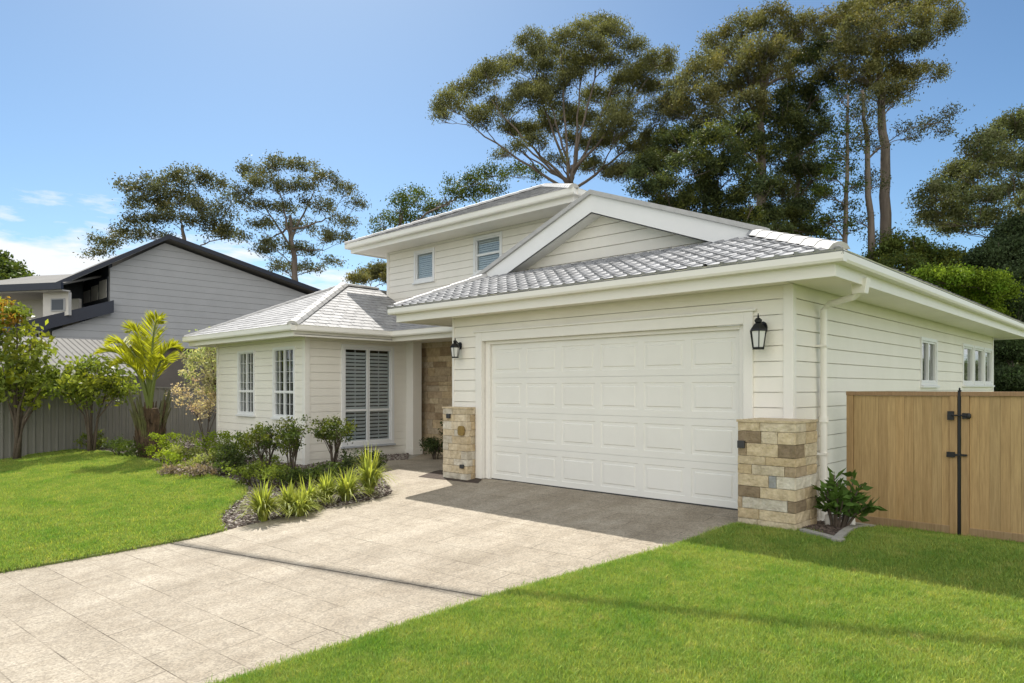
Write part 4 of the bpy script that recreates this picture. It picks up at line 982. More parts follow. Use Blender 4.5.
# T4 large gum centre
sc = 3.253
T4 = [(165, 345, 45, 38), (135, 385, 22, 35), (212, 298, 42, 30), (270, 262, 42, 32), (310, 235, 42, 32), (365, 215, 42, 30), (265, 385, 45, 32), (320, 355, 40, 26), (430, 140, 46, 28), (475, 185, 52, 34), (450, 220, 40, 24), (540, 130, 40, 26), (590, 100, 36, 24), (650, 85, 42, 22), (690, 120, 52, 40), (620, 150, 45, 30), (585, 215, 66, 44), (770, 160, 36, 26),
      (845, 195, 42, 28), (860, 230, 26, 24), (790, 235, 50, 34), (750, 280, 60, 44), (825, 290, 34, 30), (420, 325, 60, 42), (400, 300, 34, 24), (520, 375, 58, 40), (510, 300, 40, 24), (600, 395, 46, 30), (700, 415, 62, 42), (640, 320, 46, 30), (840, 370, 50, 44), (400, 435, 46, 30), (350, 420, 28, 24), (780, 500, 60, 34), (640, 470, 40, 24),
      (720, 360, 50, 30), (560, 460, 34, 22), (450, 460, 30, 22), (830, 450, 44, 30), (690, 200, 40, 26), (700, 560, 40, 20), (510, 520, 24, 14), (330, 500, 24, 12), (620, 540, 40, 22), (740, 560, 50, 24), (860, 520, 44, 30), (470, 420, 40, 24), (560, 260, 40, 26), (470, 270, 34, 22), (700, 460, 44, 26), (800, 560, 40, 24), (390, 480, 26, 14)]
tree('gum_tree', [(575, 330), (573, 215), (570, 185), (572, 165)], [(400+a/sc, b/sc, c/sc, d/sc) for a, b, c, d in T4], 'large spreading gum tree with rounded olive clumps above the upper roof', gumolive, D=36, per=60, sub=12, leafL=.17, leafW=.052, subr=.42, tr=.26, droop=.8, depthj=2.2, fork=1.2, spread=1.22, hue=(1.25, 1.15, .8), stems=((462, 118), (490, 100), (505, 130), (530, 70), (548, 95), (560, 45), (582, 60), (600, 45), (620, 70), (640, 90), (655, 125), (520, 150)))
# T5 dense stand
s8 = 2.276
def c8(L): return [(600+a/s8, b/s8, c/s8, d/s8)+tuple(r) for a, b, c, d, *r in L]
T5a = [(190, 200, 40, 30), (240, 160, 44, 34), (270, 100, 36, 30), (330, 70, 50, 34), (390, 50, 44, 30), (300, 140, 50, 36), (370, 120, 54, 36), (350, 170, 50, 34), (220, 225, 50, 30), (290, 215, 50, 36), (180, 260, 36, 30), (430, 100, 40, 36), (400, 180, 44, 34), (340, 240, 46, 34), (250, 275, 40, 26), (160, 230, 24, 22), (460, 60, 36, 28)]
tree('gum_tree', [(758, 330), (762, 200), (760, 120), (765, 60)], c8(T5a), 'tall broad gum tree with golden olive top left of the bare trunks', gumolive, fork=.3, stems=((690, 80), (720, 50), (740, 60), (780, 40), (800, 70), (735, 100)), D=33, per=60, sub=10, leafL=.17, leafW=.055, subr=.42, tr=.3, droop=.7, depthj=2.2)
T5b = [(170, 330, 56, 40), (120, 380, 40, 34), (210, 380, 60, 44), (260, 330, 60, 44), (150, 430, 50, 34), (230, 440, 60, 40), (310, 300, 50, 40), (300, 390, 56, 44), (340, 340, 50, 44), (290, 460, 54, 34), (100, 430, 34, 22), (200, 470, 60, 26), (260, 500, 60, 26), (380, 530, 60, 22), (420, 500, 60, 26), (460, 530, 60, 20), (330, 530, 50, 20), (140, 470, 40, 20), (355, 430, 50, 40), (370, 490, 44, 26), (200, 310, 40, 30), (90, 400, 24, 20), (320, 500, 50, 22)]
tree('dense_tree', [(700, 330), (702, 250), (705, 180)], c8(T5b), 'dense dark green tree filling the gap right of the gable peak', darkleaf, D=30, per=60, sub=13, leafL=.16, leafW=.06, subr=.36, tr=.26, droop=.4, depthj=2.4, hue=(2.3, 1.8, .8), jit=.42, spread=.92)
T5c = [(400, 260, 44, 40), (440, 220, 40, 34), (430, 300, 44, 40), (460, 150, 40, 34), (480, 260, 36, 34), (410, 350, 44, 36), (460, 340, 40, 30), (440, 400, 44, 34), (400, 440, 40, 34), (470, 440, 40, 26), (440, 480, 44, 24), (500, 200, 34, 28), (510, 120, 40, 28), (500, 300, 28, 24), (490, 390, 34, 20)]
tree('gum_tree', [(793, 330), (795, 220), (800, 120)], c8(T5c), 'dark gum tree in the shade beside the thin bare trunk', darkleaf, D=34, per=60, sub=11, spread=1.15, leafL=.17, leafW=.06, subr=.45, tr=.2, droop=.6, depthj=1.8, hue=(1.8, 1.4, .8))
# bright-topped thin trunk tree
T6 = [(555, 30, 44, 24), (600, 20, 44, 22), (640, 10, 40, 20), (700, 8, 46, 18), (760, 20, 44, 20), (800, 45, 30, 18), (780, 65, 34, 18), (530, 70, 44, 28), (590, 75, 50, 30), (650, 60, 50, 28), (710, 50, 44, 22), (560, 120, 44, 28), (620, 125, 54, 28), (680, 110, 46, 26), (720, 95, 34, 20), (600, 165, 44, 24), (650, 170, 50, 24), (700, 165, 44, 18), (750, 170, 34, 12), (540, 165, 36, 24), (580, 205, 38, 22), (640, 210, 40, 20), (690, 200, 34, 14), (735, 95, 26, 16), (670, 235, 24, 14)]
tree('gum_tree', [(888, 400), (887, 250), (885, 160), (880, 90), (876, 40)], c8(T6), 'tallest gum tree with long straight bare trunk above the garage ridge', gumolive, D=31, per=60, sub=9, leafL=.16, leafW=.055, subr=.40, tr=.30, droop=.5, depthj=1.8, fork=.75)
T7 = [(600, 260, 24, 12), (620, 290, 20, 10), (590, 310, 24, 10), (640, 330, 18, 8), (600, 400, 20, 8), (620, 420, 24, 8), (590, 500, 20, 8), (620, 545, 20, 8), (660, 540, 16, 6), (590, 240, 24, 14), (800, 255, 16, 10), (770, 275, 22, 8), (745, 285, 20, 8), (785, 300, 12, 6), (700, 290, 20, 10), (720, 310, 16, 6)]
tree('gum_tree', [(872, 400), (871, 250), (868, 160), (862, 90)], c8(T7), 'slender gum with sparse side twigs just left of the tallest trunk', gumleaf, D=29, per=36, sub=8, spread=1.2, leafL=.16, leafW=.055, subr=.45, tr=.19, droop=.5, depthj=1.0, fork=.4)
T8 = [(520, 330, 24, 10), (570, 340, 24, 8), (530, 400, 30, 8), (580, 420, 24, 8), (520, 440, 26, 10), (560, 470, 26, 8), (540, 500, 26, 10), (575, 520, 22, 8), (520, 540, 24, 8), (545, 300, 20, 10), (570, 380, 20, 6), (560, 260, 18, 12), (545, 220, 20, 14), (540, 360, 26, 8), (505, 500, 24, 10)]
tree('gum_tree', [(843, 400), (845, 240), (847, 160), (848, 95)], c8(T8), 'thin trunked tree with small tiered tufts right of the dark stand', midleaf, spread=1.15, D=28, per=36, sub=10, leafL=.15, leafW=.06, subr=.4, tr=.13, droop=.1, depthj=.8, fork=.3)
# right edge tree
T9 = [(945, 270, 26, 18), (920, 300, 34, 26), (880, 320, 30, 20), (850, 340, 34, 24), (950, 320, 34, 28), (900, 360, 40, 26), (830, 380, 34, 24), (860, 400, 36, 24), (940, 380, 40, 30), (790, 410, 34, 22), (770, 440, 36, 22), (820, 440, 40, 24), (870, 450, 44, 26), (930, 440, 44, 30), (780, 480, 40, 22), (840, 490, 44, 22), (740, 465, 24, 18), (900, 500, 44, 26), (980, 300, 40, 40), (1000, 380, 50, 40), (990, 460, 50, 40), (750, 505, 30, 18), (810, 520, 40, 14)]
tree('broad_tree', [(1035, 420), (1032, 300), (1022, 210)], c8(T9), 'broad olive tree with arching boughs at the right edge', gumolive, D=30, per=60, sub=10, leafL=.17, leafW=.06, subr=.42, tr=.3, droop=.4, depthj=2.0, hue=(.7, .85, .8))
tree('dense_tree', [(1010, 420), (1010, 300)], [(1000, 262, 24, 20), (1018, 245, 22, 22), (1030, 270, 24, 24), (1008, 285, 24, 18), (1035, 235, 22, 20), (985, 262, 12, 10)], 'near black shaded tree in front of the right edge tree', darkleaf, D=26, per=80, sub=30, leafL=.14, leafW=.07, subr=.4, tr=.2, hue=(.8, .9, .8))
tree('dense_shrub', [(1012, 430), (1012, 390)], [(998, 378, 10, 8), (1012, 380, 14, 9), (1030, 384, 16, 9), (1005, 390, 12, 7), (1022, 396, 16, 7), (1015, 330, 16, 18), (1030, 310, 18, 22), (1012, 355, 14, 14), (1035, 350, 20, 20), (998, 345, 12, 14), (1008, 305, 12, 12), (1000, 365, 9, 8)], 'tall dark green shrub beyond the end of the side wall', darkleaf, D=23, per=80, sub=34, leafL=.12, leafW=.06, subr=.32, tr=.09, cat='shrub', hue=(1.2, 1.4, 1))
# mid olive shrubs above the roof
tree('round_tree', [(895, 420), (895, 300)], [(885, 258, 16, 12), (905, 250, 18, 14), (925, 262, 18, 14), (900, 268, 20, 10), (945, 262, 20, 12), (965, 268, 18, 10), (925, 275, 22, 10), (870, 270, 12, 8), (915, 285, 18, 10), (985, 268, 12, 10)], 'low olive trees behind the garage roof under the tall trunks', midleaf, D=28, per=60, sub=15, leafL=.15, leafW=.07, subr=.4, tr=.15, hue=(1.7, 1.3, .8))
tree('tall_hedge', [(960, 430), (960, 330)], [(925, 279, 14, 8, -.5), (945, 280, 16, 10, -1), (965, 282, 18, 11, -1), (985, 285, 16, 12, -1), (1000, 293, 12, 11, -.8), (955, 296, 22, 12, 0), (975, 300, 20, 12, .5), (950, 300, 14, 12, 0), (975, 310, 18, 12, 0), (995, 316, 12, 12, .3), (960, 318, 16, 12, 0)], 'sunlit lime green hedge behind the side eave', limeleaf, D=23.5, per=80, sub=28, leafL=.11, leafW=.06, subr=.3, tr=.08, cat='hedge', hue=(.6, .8, .7))
# background mass that closes the horizon
bgs = []
for i in range(60):
    x = -350+i*34+random.uniform(-10, 10)
    bgs.append((at(x, 375+random.uniform(-10, 8), 85+random.uniform(-8, 8)), random.uniform(5, 7), random.uniform(2.5, 4)))
C_, D_, L2, W2, T2 = clumps(bgs, 26, 2.2, .2, .7, .4, 1.6, (1.3, 1.1, .8))
cloud('distant_woodland', C_, D_, L2, W2, T2, midleaf, label='distant wooded skyline far beyond the houses', cat='woodland', kind='stuff')
# hill canopy
hs = []
me = hill.data
for v in me.vertices:
    if v.co.z > 2 and random.random() < .8: hs.append((v.co, 2.2, 1.6))
C_, D_, L2, W2, T2 = clumps(hs, 16, 2.0, .1, .7, .45, 1.2, (1.6, 1.4, .9), jit=.45)
cloud('hill_canopy', C_, D_, L2, W2, T2, midleaf, label='tree canopy covering the round hill at far left', cat='woodland', kind='stuff')

# ------------------------------------------------------------------ garden shrubs and small trees
def shrub(name, px, py, h, w, leafm, label, cat='shrub', stems=5, sub=40, per=40, leafL=.06, leafW=.03, bare=.3, group=None, hue=(1.3, 1.2, .8), subr=.13, droop=0, pos=None, lobes=5, jit=.25, stemr=.016):
    b = pos or gp(px, py); e = empty(name, b, label, cat, group); rt_ = random.Random(int(px*3+py))
    sp = []; mb = MB(); zc = b.z+h*(bare+(1-bare)*.5); rz = h*(1-bare)*.5
    for i in range(lobes):
        a = 6.283*i/lobes+rt_.uniform(-.4, .4); r = w*.28*rt_.uniform(.5, 1.1)
        sp.append((Vector((b.x+math.cos(a)*r, b.y+math.sin(a)*r, zc+rt_.uniform(-.35, .45)*rz)), w*.30*rt_.uniform(.8, 1.15), rz*rt_.uniform(.5, .72)))
    for i in range(stems):
        t = sp[i % lobes][0]; a = rt_.uniform(0, 6.28); s = b+Vector((math.cos(a)*.05, math.sin(a)*.05, -.05))
        mid = s.lerp(t, .5)+Vector((rt_.uniform(-.05, .05), rt_.uniform(-.05, .05), .05)); mb.tube([s, mid, t], [stemr, stemr*.75, stemr*.35], 6)
        for k in range(3): q2 = t+Vector((rt_.uniform(-.2, .2)*w, rt_.uniform(-.2, .2)*w, rt_.uniform(-.2, .3)*rz)); mb.tube([mid, q2], [stemr*.5, stemr*.2], 4)
    build('stem', mb, stemc, e, smooth=True)
    sub_ = sub
    Cs = clumps(sp, per, sub_, droop, leafL, leafW, subr, hue, flat=False, jit=jit)
    cloud('foliage', *Cs, leafm, e); return e
def pxz(px, py, X=None): return gp(px, py)
# far-left small trees
b = onX(17, 449, -23.15); b.z = G(b.x, b.y)
mt = empty('small_tree', b, 'taller multi stemmed small tree with reddish new leaves at the left edge', 'tree')
def multi(e, b, tips, leafm, r0=.06, per=40, sub=14, leafL=.2, leafW=.09, red=None, subr=.3):
    mb = MB(); sp = []
    for i, (dx, dy, z, rx, rz) in enumerate(tips):
        t = b+cR*dx+cF*dy+Vector((0, 0, z)); a = i*2.4; s = b+Vector((math.cos(a)*.06, math.sin(a)*.06, -.1))
        mid = s.lerp(t, .45)+Vector((0, 0, .25))-cR*dx*.2
        mb.tube([s, s.lerp(mid, .5), mid, t], [r0*.9, r0*.7, r0*.55, r0*.2], 7); sp.append((t, rx, rz))
    build('trunk', mb, stemc, e, smooth=True)
    cloud('crown', *clumps(sp, per, sub, .1, leafL, leafW, subr, (1.6, 1.3, .7), flat=False, jit=.35), leafm, e)
    if red:
        cloud('new_leaves', *clumps([(b+cR*dx+cF*dy+Vector((0, 0, z)), rx, rz) for dx, dy, z, rx, rz in red], 22, 5, -.4, .15, .06, .2, (1, .6, .6), flat=False), leafmat('red_new_leaf', (.30, .19, .04), .4, .4), e)
multi(mt, b, [(-.3, 0, 3.55, .5, .4), (.25, .2, 3.3, .5, .45), (.6, -.2, 2.75, .5, .4), (-.5, .1, 2.7, .6, .5), (.1, .1, 2.4, .6, .5), (.75, 0, 2.15, .45, .35), (-.2, -.2, 1.95, .6, .4), (.45, .3, 1.75, .4, .3), (-.6, 0, 4.1, .4, .35), (0, 0, 3.9, .35, .3)], magleaf, .07, red=[(-.35, -.1, 4.2, .3, .2), (-.1, -.3, 3.95, .3, .2), (-.5, .2, 3.8, .3, .2)])
b = gp(91, 453)
mt = empty('small_tree', b, 'shorter round headed small tree in front of the fence beside the palm', 'tree')
multi(mt, b, [(-.6, 0, 2.15, .42, .3), (-.2, .1, 2.45, .42, .3), (.25, -.1, 2.45, .42, .3), (.6, .1, 2.1, .42, .3), (.85, 0, 1.8, .28, .22), (0, -.3, 2.0, .5, .32), (.3, .3, 1.85, .45, .28), (-.45, .2, 1.8, .4, .28), (-.85, 0, 1.95, .25, .2), (.05, 0, 1.6, .35, .2)], magleaf, .045, leafL=.16, leafW=.075, sub=20)
# palm
b = gp(150, 458)
pm = empty('palm_tree', b, 'bright yellow green palm with thick fibrous trunk in the left bed', 'palm')
mb = MB(); mb.lathe((b.x, b.y, b.z), [(.26, -.1), (.30, .3), (.32, .7), (.26, 1.05), (.2, 1.3)], 14); rt_ = random.Random(4)
for k in range(70):
    a = rt_.uniform(0, 6.28); z = rt_.uniform(.2, 1.3); r = .3; p = b+Vector((math.cos(a)*r, math.sin(a)*r, z)); mb.tube([p-Vector((0, 0, .12)), p+Vector((math.cos(a)*.08, math.sin(a)*.08, .22))], [.04, .012], 5)
build('trunk', mb, mat('palm_fibre', (.12, .075, .04), (.05, .035, .02), 9, .9, .5), pm)
def frond(tip_px, base_h=1.1, lean=.3, wid=.32, n=46, nm='frond'):
    tip = at(*tip_px); base = b+Vector((0, 0, base_h)); up = base+(Vector((tip.x, tip.y, 0))-Vector((base.x, base.y, 0)))*lean; up.z = max(tip.z+.15, base.z+1.0)+ .25
    cs = [base*(1-t)**2+up*2*t*(1-t)+tip*t*t for t in [k/n for k in range(n+1)]]
    mb = MB(); mb.tube(cs[::4], [.045*(1-.85*i/len(cs[::4])) for i in range(len(cs[::4]))], 5); sp = build(nm, mb, mat('palm_stalk', (.16, .20, .04), (.12, .15, .03), 4, .5), pm)
    C_ = []; D_ = []; L_ = []
    for i in range(int(n*.32), n+1):
        d = (cs[min(i+1, n)]-cs[i-1]).normalized(); sd = d.cross(Vector((0, 0, 1))); sd = sd.normalized() if sd.length > .1 else cR
        u = sd.cross(d); t = i/n; ll = wid*1.5*math.sin(math.pi*min(1, (t-.25)/.75*.8+.18))+.06
        for s in (-1, 1):
            for rpt in range(2):
                dd = (sd*s*rt_.uniform(.7, 1)+d*.75+u*rt_.uniform(.0, .45)).normalized(); C_.append(cs[i]+dd*ll*.5+d*rpt*.02); D_.append(dd); L_.append(ll)
    n2 = len(C_); cloud('leaflets', np.array([list(c) for c in C_]), np.array([list(c) for c in D_]), np.array(L_), .045, rng.uniform(.75, 1.25, (n2, 1))*np.ones((n2, 3)), palmleaf, sp, fold=.1)
DD = (b-cO).dot(cF)
for tp in ((97, 354, DD-.2), (108, 345, DD+.6), (129, 332, DD), (140, 345, DD+.8), (159, 322, DD), (180, 350, DD+.2), (170, 362, DD-.6), (112, 366, DD-.6)):
    frond(tp, lean=.25)
mb = MB()
for k in range(26):
    a = rt_.uniform(0, 6.28); h = rt_.uniform(1.1, 1.85); o = Vector((math.cos(a)*.25, math.sin(a)*.25, .5)); e2 = b+Vector((math.cos(a)*.5, math.sin(a)*.5, h)); mb.tube([b+o, (b+o).lerp(e2, .5)+Vector((0, 0, .1)), e2], [.05, .04, .015], 5)
build('leaf_sheath', mb, mat('palm_sheath', (.13, .13, .045), (.06, .06, .025), 5, .6), pm)
# blossom shrub near wing
shrub('blossom_shrub', 205, 446, 3.4, 2.5, blossom, 'straw coloured flowering shrub between palm and white wing', sub=16, per=40, leafL=.10, leafW=.05, bare=.28, stems=7, subr=.24, hue=(.7, 1.0, .5), stemr=.035, lobes=8, pos=Vector((-20.6, 9.3, 0)))
shrub('blossom_shrub', 192, 446, 2.0, 2.0, blossom, 'lower pale pink flowering shrub at the fence behind the bed', sub=16, per=30, leafL=.08, leafW=.05, bare=.3, stems=5, subr=.2, hue=(1.2, .95, 1.1), lobes=6, pos=Vector((-21.4, 9.0, -.05)))
# bed shrubs  (px,py of base, height, width)
LG = 'shrubs along the garden bed'
for px, py, h, w, m, lab in (
    (92, 451, .7, .8, magleaf, 'small leafy shrub at the foot of the round headed tree'),
    (120, 457, .5, .9, midleaf, 'low green shrub between the round headed tree and the palm'),
    (176, 470, .45, .8, limeleaf, 'low yellow green shrub at the front of the bed below the palm'),
    (203, 474, .5, .9, paleyel, 'pale variegated shrub at the front edge of the bed'),
    (232, 468, .8, 1.0, magleaf, 'glossy mid green shrub at the left corner of the wing'),
    (268, 476, .4, .8, magleaf, 'mid green shrub against the wing wall between its two windows'),
    (322, 484, .45, .9, midleaf, 'low green shrub in front of the wing corner board'),
    (140, 459, .75, 1.0, midleaf, 'dark green shrub at the base of the palm'),
    (165, 463, .75, 1.0, limeleaf, 'lime green shrub just right of the palm trunk'),
    (185, 466, .7, 1.0, paleyel, 'yellow green shrub second right of the palm trunk'),
    (213, 466, 1.05, 1.0, limeleaf, 'taller bright yellow green shrub left of the wing corner'),
    (225, 476, .65, .8, midleaf, 'dark rounded shrub below the left wing window'),
    (240, 474, .75, .8, darkleaf, 'dark green shrub leaning against the wing wall'),
    (250, 486, .45, .8, magleaf, 'low feathery green shrub at the bend of the lawn'),
    (275, 488, .5, .9, magleaf, 'low green mound behind the strap leaf clumps'),
    (300, 488, .4, .8, midleaf, 'low dark mound in front of the wing corner'),
    (350, 478, .55, .7, darkleaf, 'low dark shrub beneath the shuttered window'),
    (375, 470, .4, .5, midleaf, 'small dark shrub near the path edge')):
    shrub('shrub', px, py, h, w, m, lab, group=LG, bare=.05, sub=55, per=34, leafL=.055, leafW=.03, subr=.11)
# pinkish ground cover
for px, py, lab in ((178, 475, 'mauve leafed ground cover left of its twin by the lawn curve'), (200, 479, 'mauve leafed ground cover right of its twin by the lawn curve')):
    shrub('ground_cover_plant', px, py, .3, .8, leafmat('mauve_leaf', (.27, .22, .20), .25, .5), lab, cat='plant', bare=.0, sub=60, per=26, leafL=.06, leafW=.04, subr=.1, group='mauve ground cover plants')
# clipped standards
for px, py, h, w, lab in ((263, 482, 1.2, .92, 'bushy dark standard shrub below the second wing window'), (292, 485, 1.3, .66, 'clipped dark standard shrub left of the wing corner'), (333, 478, 1.25, .70, 'standard shrub with brown stems in front of the shuttered window')):
    shrub('standard_shrub', px, py, h, w, midleaf, lab, group='clipped standard shrubs beside the wing', bare=.48, sub=85, per=34, leafL=.06, leafW=.03, stems=8, subr=.12, hue=(1.9, 1.4, .7), lobes=6)
shrub('entry_shrub', 437, 462, .95, .6, darkleaf, 'dark climbing shrub against the stone entry wall', bare=.1, sub=90, per=30, leafL=.07, leafW=.04, subr=.12, pos=Vector((-11.95, 10.7, 0)))
shrub('entry_shrub', 428, 463, .62, .75, darkleaf, 'low round dark shrub beside the porch post', bare=.05, sub=90, per=30, leafL=.06, leafW=.03, subr=.12, pos=Vector((-12.55, 10.6, 0)))

# strap leaf clumps
def strap(e, h, n, spread, leafm, w=.018, seed=1, bend=.5, nm='leaves'):
    rr = random.Random(seed); V = []; Fc = []; Tn = []
    b = LOC[e.name]
    for i in range(n):
        a = rr.uniform(0, 6.283); out = rr.uniform(.15, 1)*spread; hh = h*rr.uniform(.6, 1.1)*(1-.25*(out/spread)); k = 6; d = Vector((math.cos(a), math.sin(a), 0)); s = Vector((-d.y, d.x, 0))
        o = d*rr.uniform(0, .05)+s*rr.uniform(-.04, .04); t0 = rr.uniform(.6, 1.35); yel = rr.random()
        idx = len(V)
        for j in range(k+1):
            t = j/k; p = o+d*(out*t**1.6)+Vector((0, 0, hh*(t-bend*t**3*(out/spread)**1.2*1.0))); ww = w*(1-t**2.5)*(.6+.4*min(1, t*4))
            V += [tuple(p+s*ww), tuple(p-s*ww)]; c = t0*(1, 1, 1)[0]; Tn += [(c*(1+.35*yel), c*(1+.15*yel), c*(1-.1*yel), 1)]*2
        for j in range(k): q = idx+2*j; Fc.append((q, q+1, q+3, q+2))
    me = bpy.data.meshes.new(nm); me.from_pydata(V, [], Fc); ca = me.color_attributes.new('tint', 'FLOAT_COLOR', 'POINT'); ca.data.foreach_set('color', [c for t in Tn for c in t])
    me.polygons.foreach_set('use_smooth', [True]*len(me.polygons)); me.update(); return put(nm, me, leafm, e)
SG = 'strap leaf clumps along the driveway bed'
for i, (px, py, h, sp, lab) in enumerate(((263, 521, .62, .38, 'strap leaf clump nearest the left lawn'), (289, 515, .50, .36, 'second strap leaf clump from the left lawn, behind the yellow one'), (307, 508, .48, .34, 'yellowish strap leaf clump third from the left lawn'),
        (326, 503, .50, .33, 'short strap leaf clump in the middle of the row'), (346, 501, .55, .42, 'arching strap leaf clump second from the path end'), (370, 494, .80, .42, 'tallest strap leaf clump at the path end of the bed'), (300, 516, .42, .3, 'small strap leaf clump at the front edge of the bed'))):
    e = empty('strap_leaf_plant', gp(px, py), lab, 'plant', SG); strap(e, h*1.3, 230, sp*1.45, grassleaf, .014, 40+i, .9)
# plant in the kerbed bed
pb = Vector((-2.98, 8.8, G(-2.98, 8.8)+.05))
e = empty('broad_leaf_plant', pb, 'glossy dark green broad leafed plant in the kerbed bed beside the gate', 'plant')
mb = MB(); Cc = []; Dd = []; Ll = []; rr = random.Random(77)
for k in range(17):
    a = k*2.4; r = rr.uniform(.06, .34); h = rr.uniform(.18, .62)*(1.15-r); s0 = pb+Vector((math.cos(a)*.06, math.sin(a)*.06, -.05)); t_ = pb+Vector((math.cos(a)*r+.04, math.sin(a)*r, h)); m_ = s0.lerp(t_, .5)+Vector((0, 0, .06)); mb.tube([s0, m_, t_], [.013, .010, .007], 6)
    for q_ in range(15):
        b_ = rr.uniform(0, 6.283); up = rr.uniform(-.1, 1.1); d = Vector((math.cos(b_), math.sin(b_), up)).normalized(); L1 = rr.uniform(.13, .23); c = s0.lerp(t_, rr.uniform(.55, 1.05))+d*L1*.5; Cc.append(tuple(c)); Dd.append(tuple(d)); Ll.append(L1)
build('stem', mb, stemc, e)
n_ = len(Cc); cloud('leaves', np.array(Cc), np.array(Dd), np.array(Ll), .062, rng.uniform(.65, 1.4, (n_, 1))*np.ones((n_, 3)), leafmat('broad_glossy_leaf', (.085, .15, .035), .28, .3), e, fold=.22)
for k, (px, py) in enumerate(((829, 529), (851, 531))):
    p = gp(px, py); mb = MB(); mb.lathe((p.x, p.y, p.z), [(.045, -.02), (.05, .10), (.046, .17), (.03, .185)], 12)
    build('garden_light', mb, trimw, label=('left' if k == 0 else 'right')+' of two short white garden bollard lights under the broad leafed plant', cat='garden light', group='white garden lights', loc=p)
mb = MB(); p = Vector((-11.4, 10.1, 0)); mb.lathe(p, [(.02, -.02), (.12, .02), (.15, .09), (.1, .17), (.02, .19)], 9); build('garden_rock', mb, mat('grey_rock', (.25, .24, .22), (.16, .15, .14), 8, .9, .5), label='small grey rock by the entry shrubs', cat='rock', loc=p, smooth=True)

# ------------------------------------------------------------------ scattered grass and mulch
SRC = bpy.data.collections.new('scatter_sources')
def tuft(seed, n=20, h=.036, r=.035, w=.0022):
    rr = random.Random(seed); V = []; Fc = []; T = []
    for i in range(n):
        a = rr.uniform(0, 6.283); o = Vector((rr.gauss(0, r), rr.gauss(0, r), 0)); d = Vector((math.cos(a), math.sin(a), 0)); s = Vector((-d.y, d.x, 0)); hh = h*rr.uniform(.5, 1.2); b = hh*rr.uniform(.2, .9)
        t = rr.uniform(.7, 1.3); y = rr.random()**3; i0 = len(V)
        for j, (k, ww) in enumerate(((0, 1), (.55, .8), (1, .15))): p = o+d*b*k*k+Vector((0, 0, hh*k)); V += [tuple(p+s*w*ww), tuple(p-s*w*ww)]; T += [(t*(1+.7*y), t*(1+.25*y), t, 1)]*2
        Fc += [(i0, i0+1, i0+3, i0+2), (i0+2, i0+3, i0+5, i0+4)]
    me = bpy.data.meshes.new('grass_tuft'); me.from_pydata(V, [], Fc); ca = me.color_attributes.new('tint', 'FLOAT_COLOR', 'POINT'); ca.data.foreach_set('color', [c for t in T for c in t]); me.materials.append(lawnleaf)
    o = bpy.data.objects.new('grass_tuft', me); SRC.objects.link(o); return o
def chip(seed):
    rr = random.Random(seed); mb = MB(); l = rr.uniform(.02, .05); w = rr.uniform(.008, .02)
    mb.obox((-l/2, -w/2, 0), (1, rr.uniform(-.2, .2), rr.uniform(0, .3)), (0, 1, 0), (0, 0, 1), l, w, .006)
    me = bpy.data.meshes.new('chip'); me.from_pydata(mb.v, [], mb.f); me.materials.append(chipm if seed % 3 else mat('pale_chip', (.42, .38, .34), (.3, .27, .24), 9, .9)); o = bpy.data.objects.new('chip', me); SRC.objects.link(o); return o
def scatter(name, target, sources, dens, smin, smax, label, cat, seed, tilt=0.0, verts=None):
    """a stuff object carrying its own copy of the surface; nodes scatter the sources on it"""
    me = target if isinstance(target, bpy.types.Mesh) else target.data.copy()
    o = bpy.data.objects.new(name, me); COL.objects.link(o); tag(o, label, cat, None, 'stuff')
    ng = bpy.data.node_groups.new(name, 'GeometryNodeTree'); ng.interface.new_socket('Geometry', in_out='INPUT', socket_type='NodeSocketGeometry'); ng.interface.new_socket('Geometry', in_out='OUTPUT', socket_type='NodeSocketGeometry')
    n = ng.nodes; L = ng.links.new; gi = n.new('NodeGroupInput'); go = n.new('NodeGroupOutput')
    dp = n.new('GeometryNodeDistributePointsOnFaces'); dp.inputs['Density'].default_value = dens; dp.inputs['Seed'].default_value = seed
    nz = n.new('GeometryNodeInputNormal'); sx = n.new('ShaderNodeSeparateXYZ'); L(nz.outputs[0], sx.inputs[0]); cmpn = n.new('FunctionNodeCompare'); cmpn.operation = 'GREATER_THAN'; L(sx.outputs[2], cmpn.inputs[0]); cmpn.inputs[1].default_value = .5
    L(gi.outputs[0], dp.inputs['Mesh']); L(cmpn.outputs[0], dp.inputs['Selection'])
    jn = n.new('GeometryNodeJoinGeometry')
    ip = n.new('GeometryNodeInstanceOnPoints'); ip.inputs['Pick Instance'].default_value = True
    for s in sources:
        oi = n.new('GeometryNodeObjectInfo'); oi.inputs['Object'].default_value = s; oi.inputs['As Instance'].default_value = True; L(oi.outputs['Geometry'], jn.inputs[0])
    g2 = n.new('GeometryNodeGeometryToInstance')
    L(dp.outputs['Points'], ip.inputs['Points']); L(jn.outputs[0], ip.inputs['Instance'])
    rv = n.new('FunctionNodeRandomValue'); rv.data_type = 'FLOAT_VECTOR'; rv.inputs[0].default_value = (-tilt, -tilt, 0); rv.inputs[1].default_value = (tilt, tilt, 6.283); rv.inputs['Seed'].default_value = seed+1
    L(rv.outputs[0], ip.inputs['Rotation'])
    rs = n.new('FunctionNodeRandomValue'); rs.data_type = 'FLOAT'; rs.inputs[2].default_value = smin; rs.inputs[3].default_value = smax; rs.inputs['Seed'].default_value = seed+2
    L(rs.outputs[1], ip.inputs['Scale']); L(ip.outputs[0], go.inputs[0])
    md = o.modifiers.new('scatter', 'NODES'); md.node_group = ng; return o
tufts = [tuft(100+i) for i in range(7)]
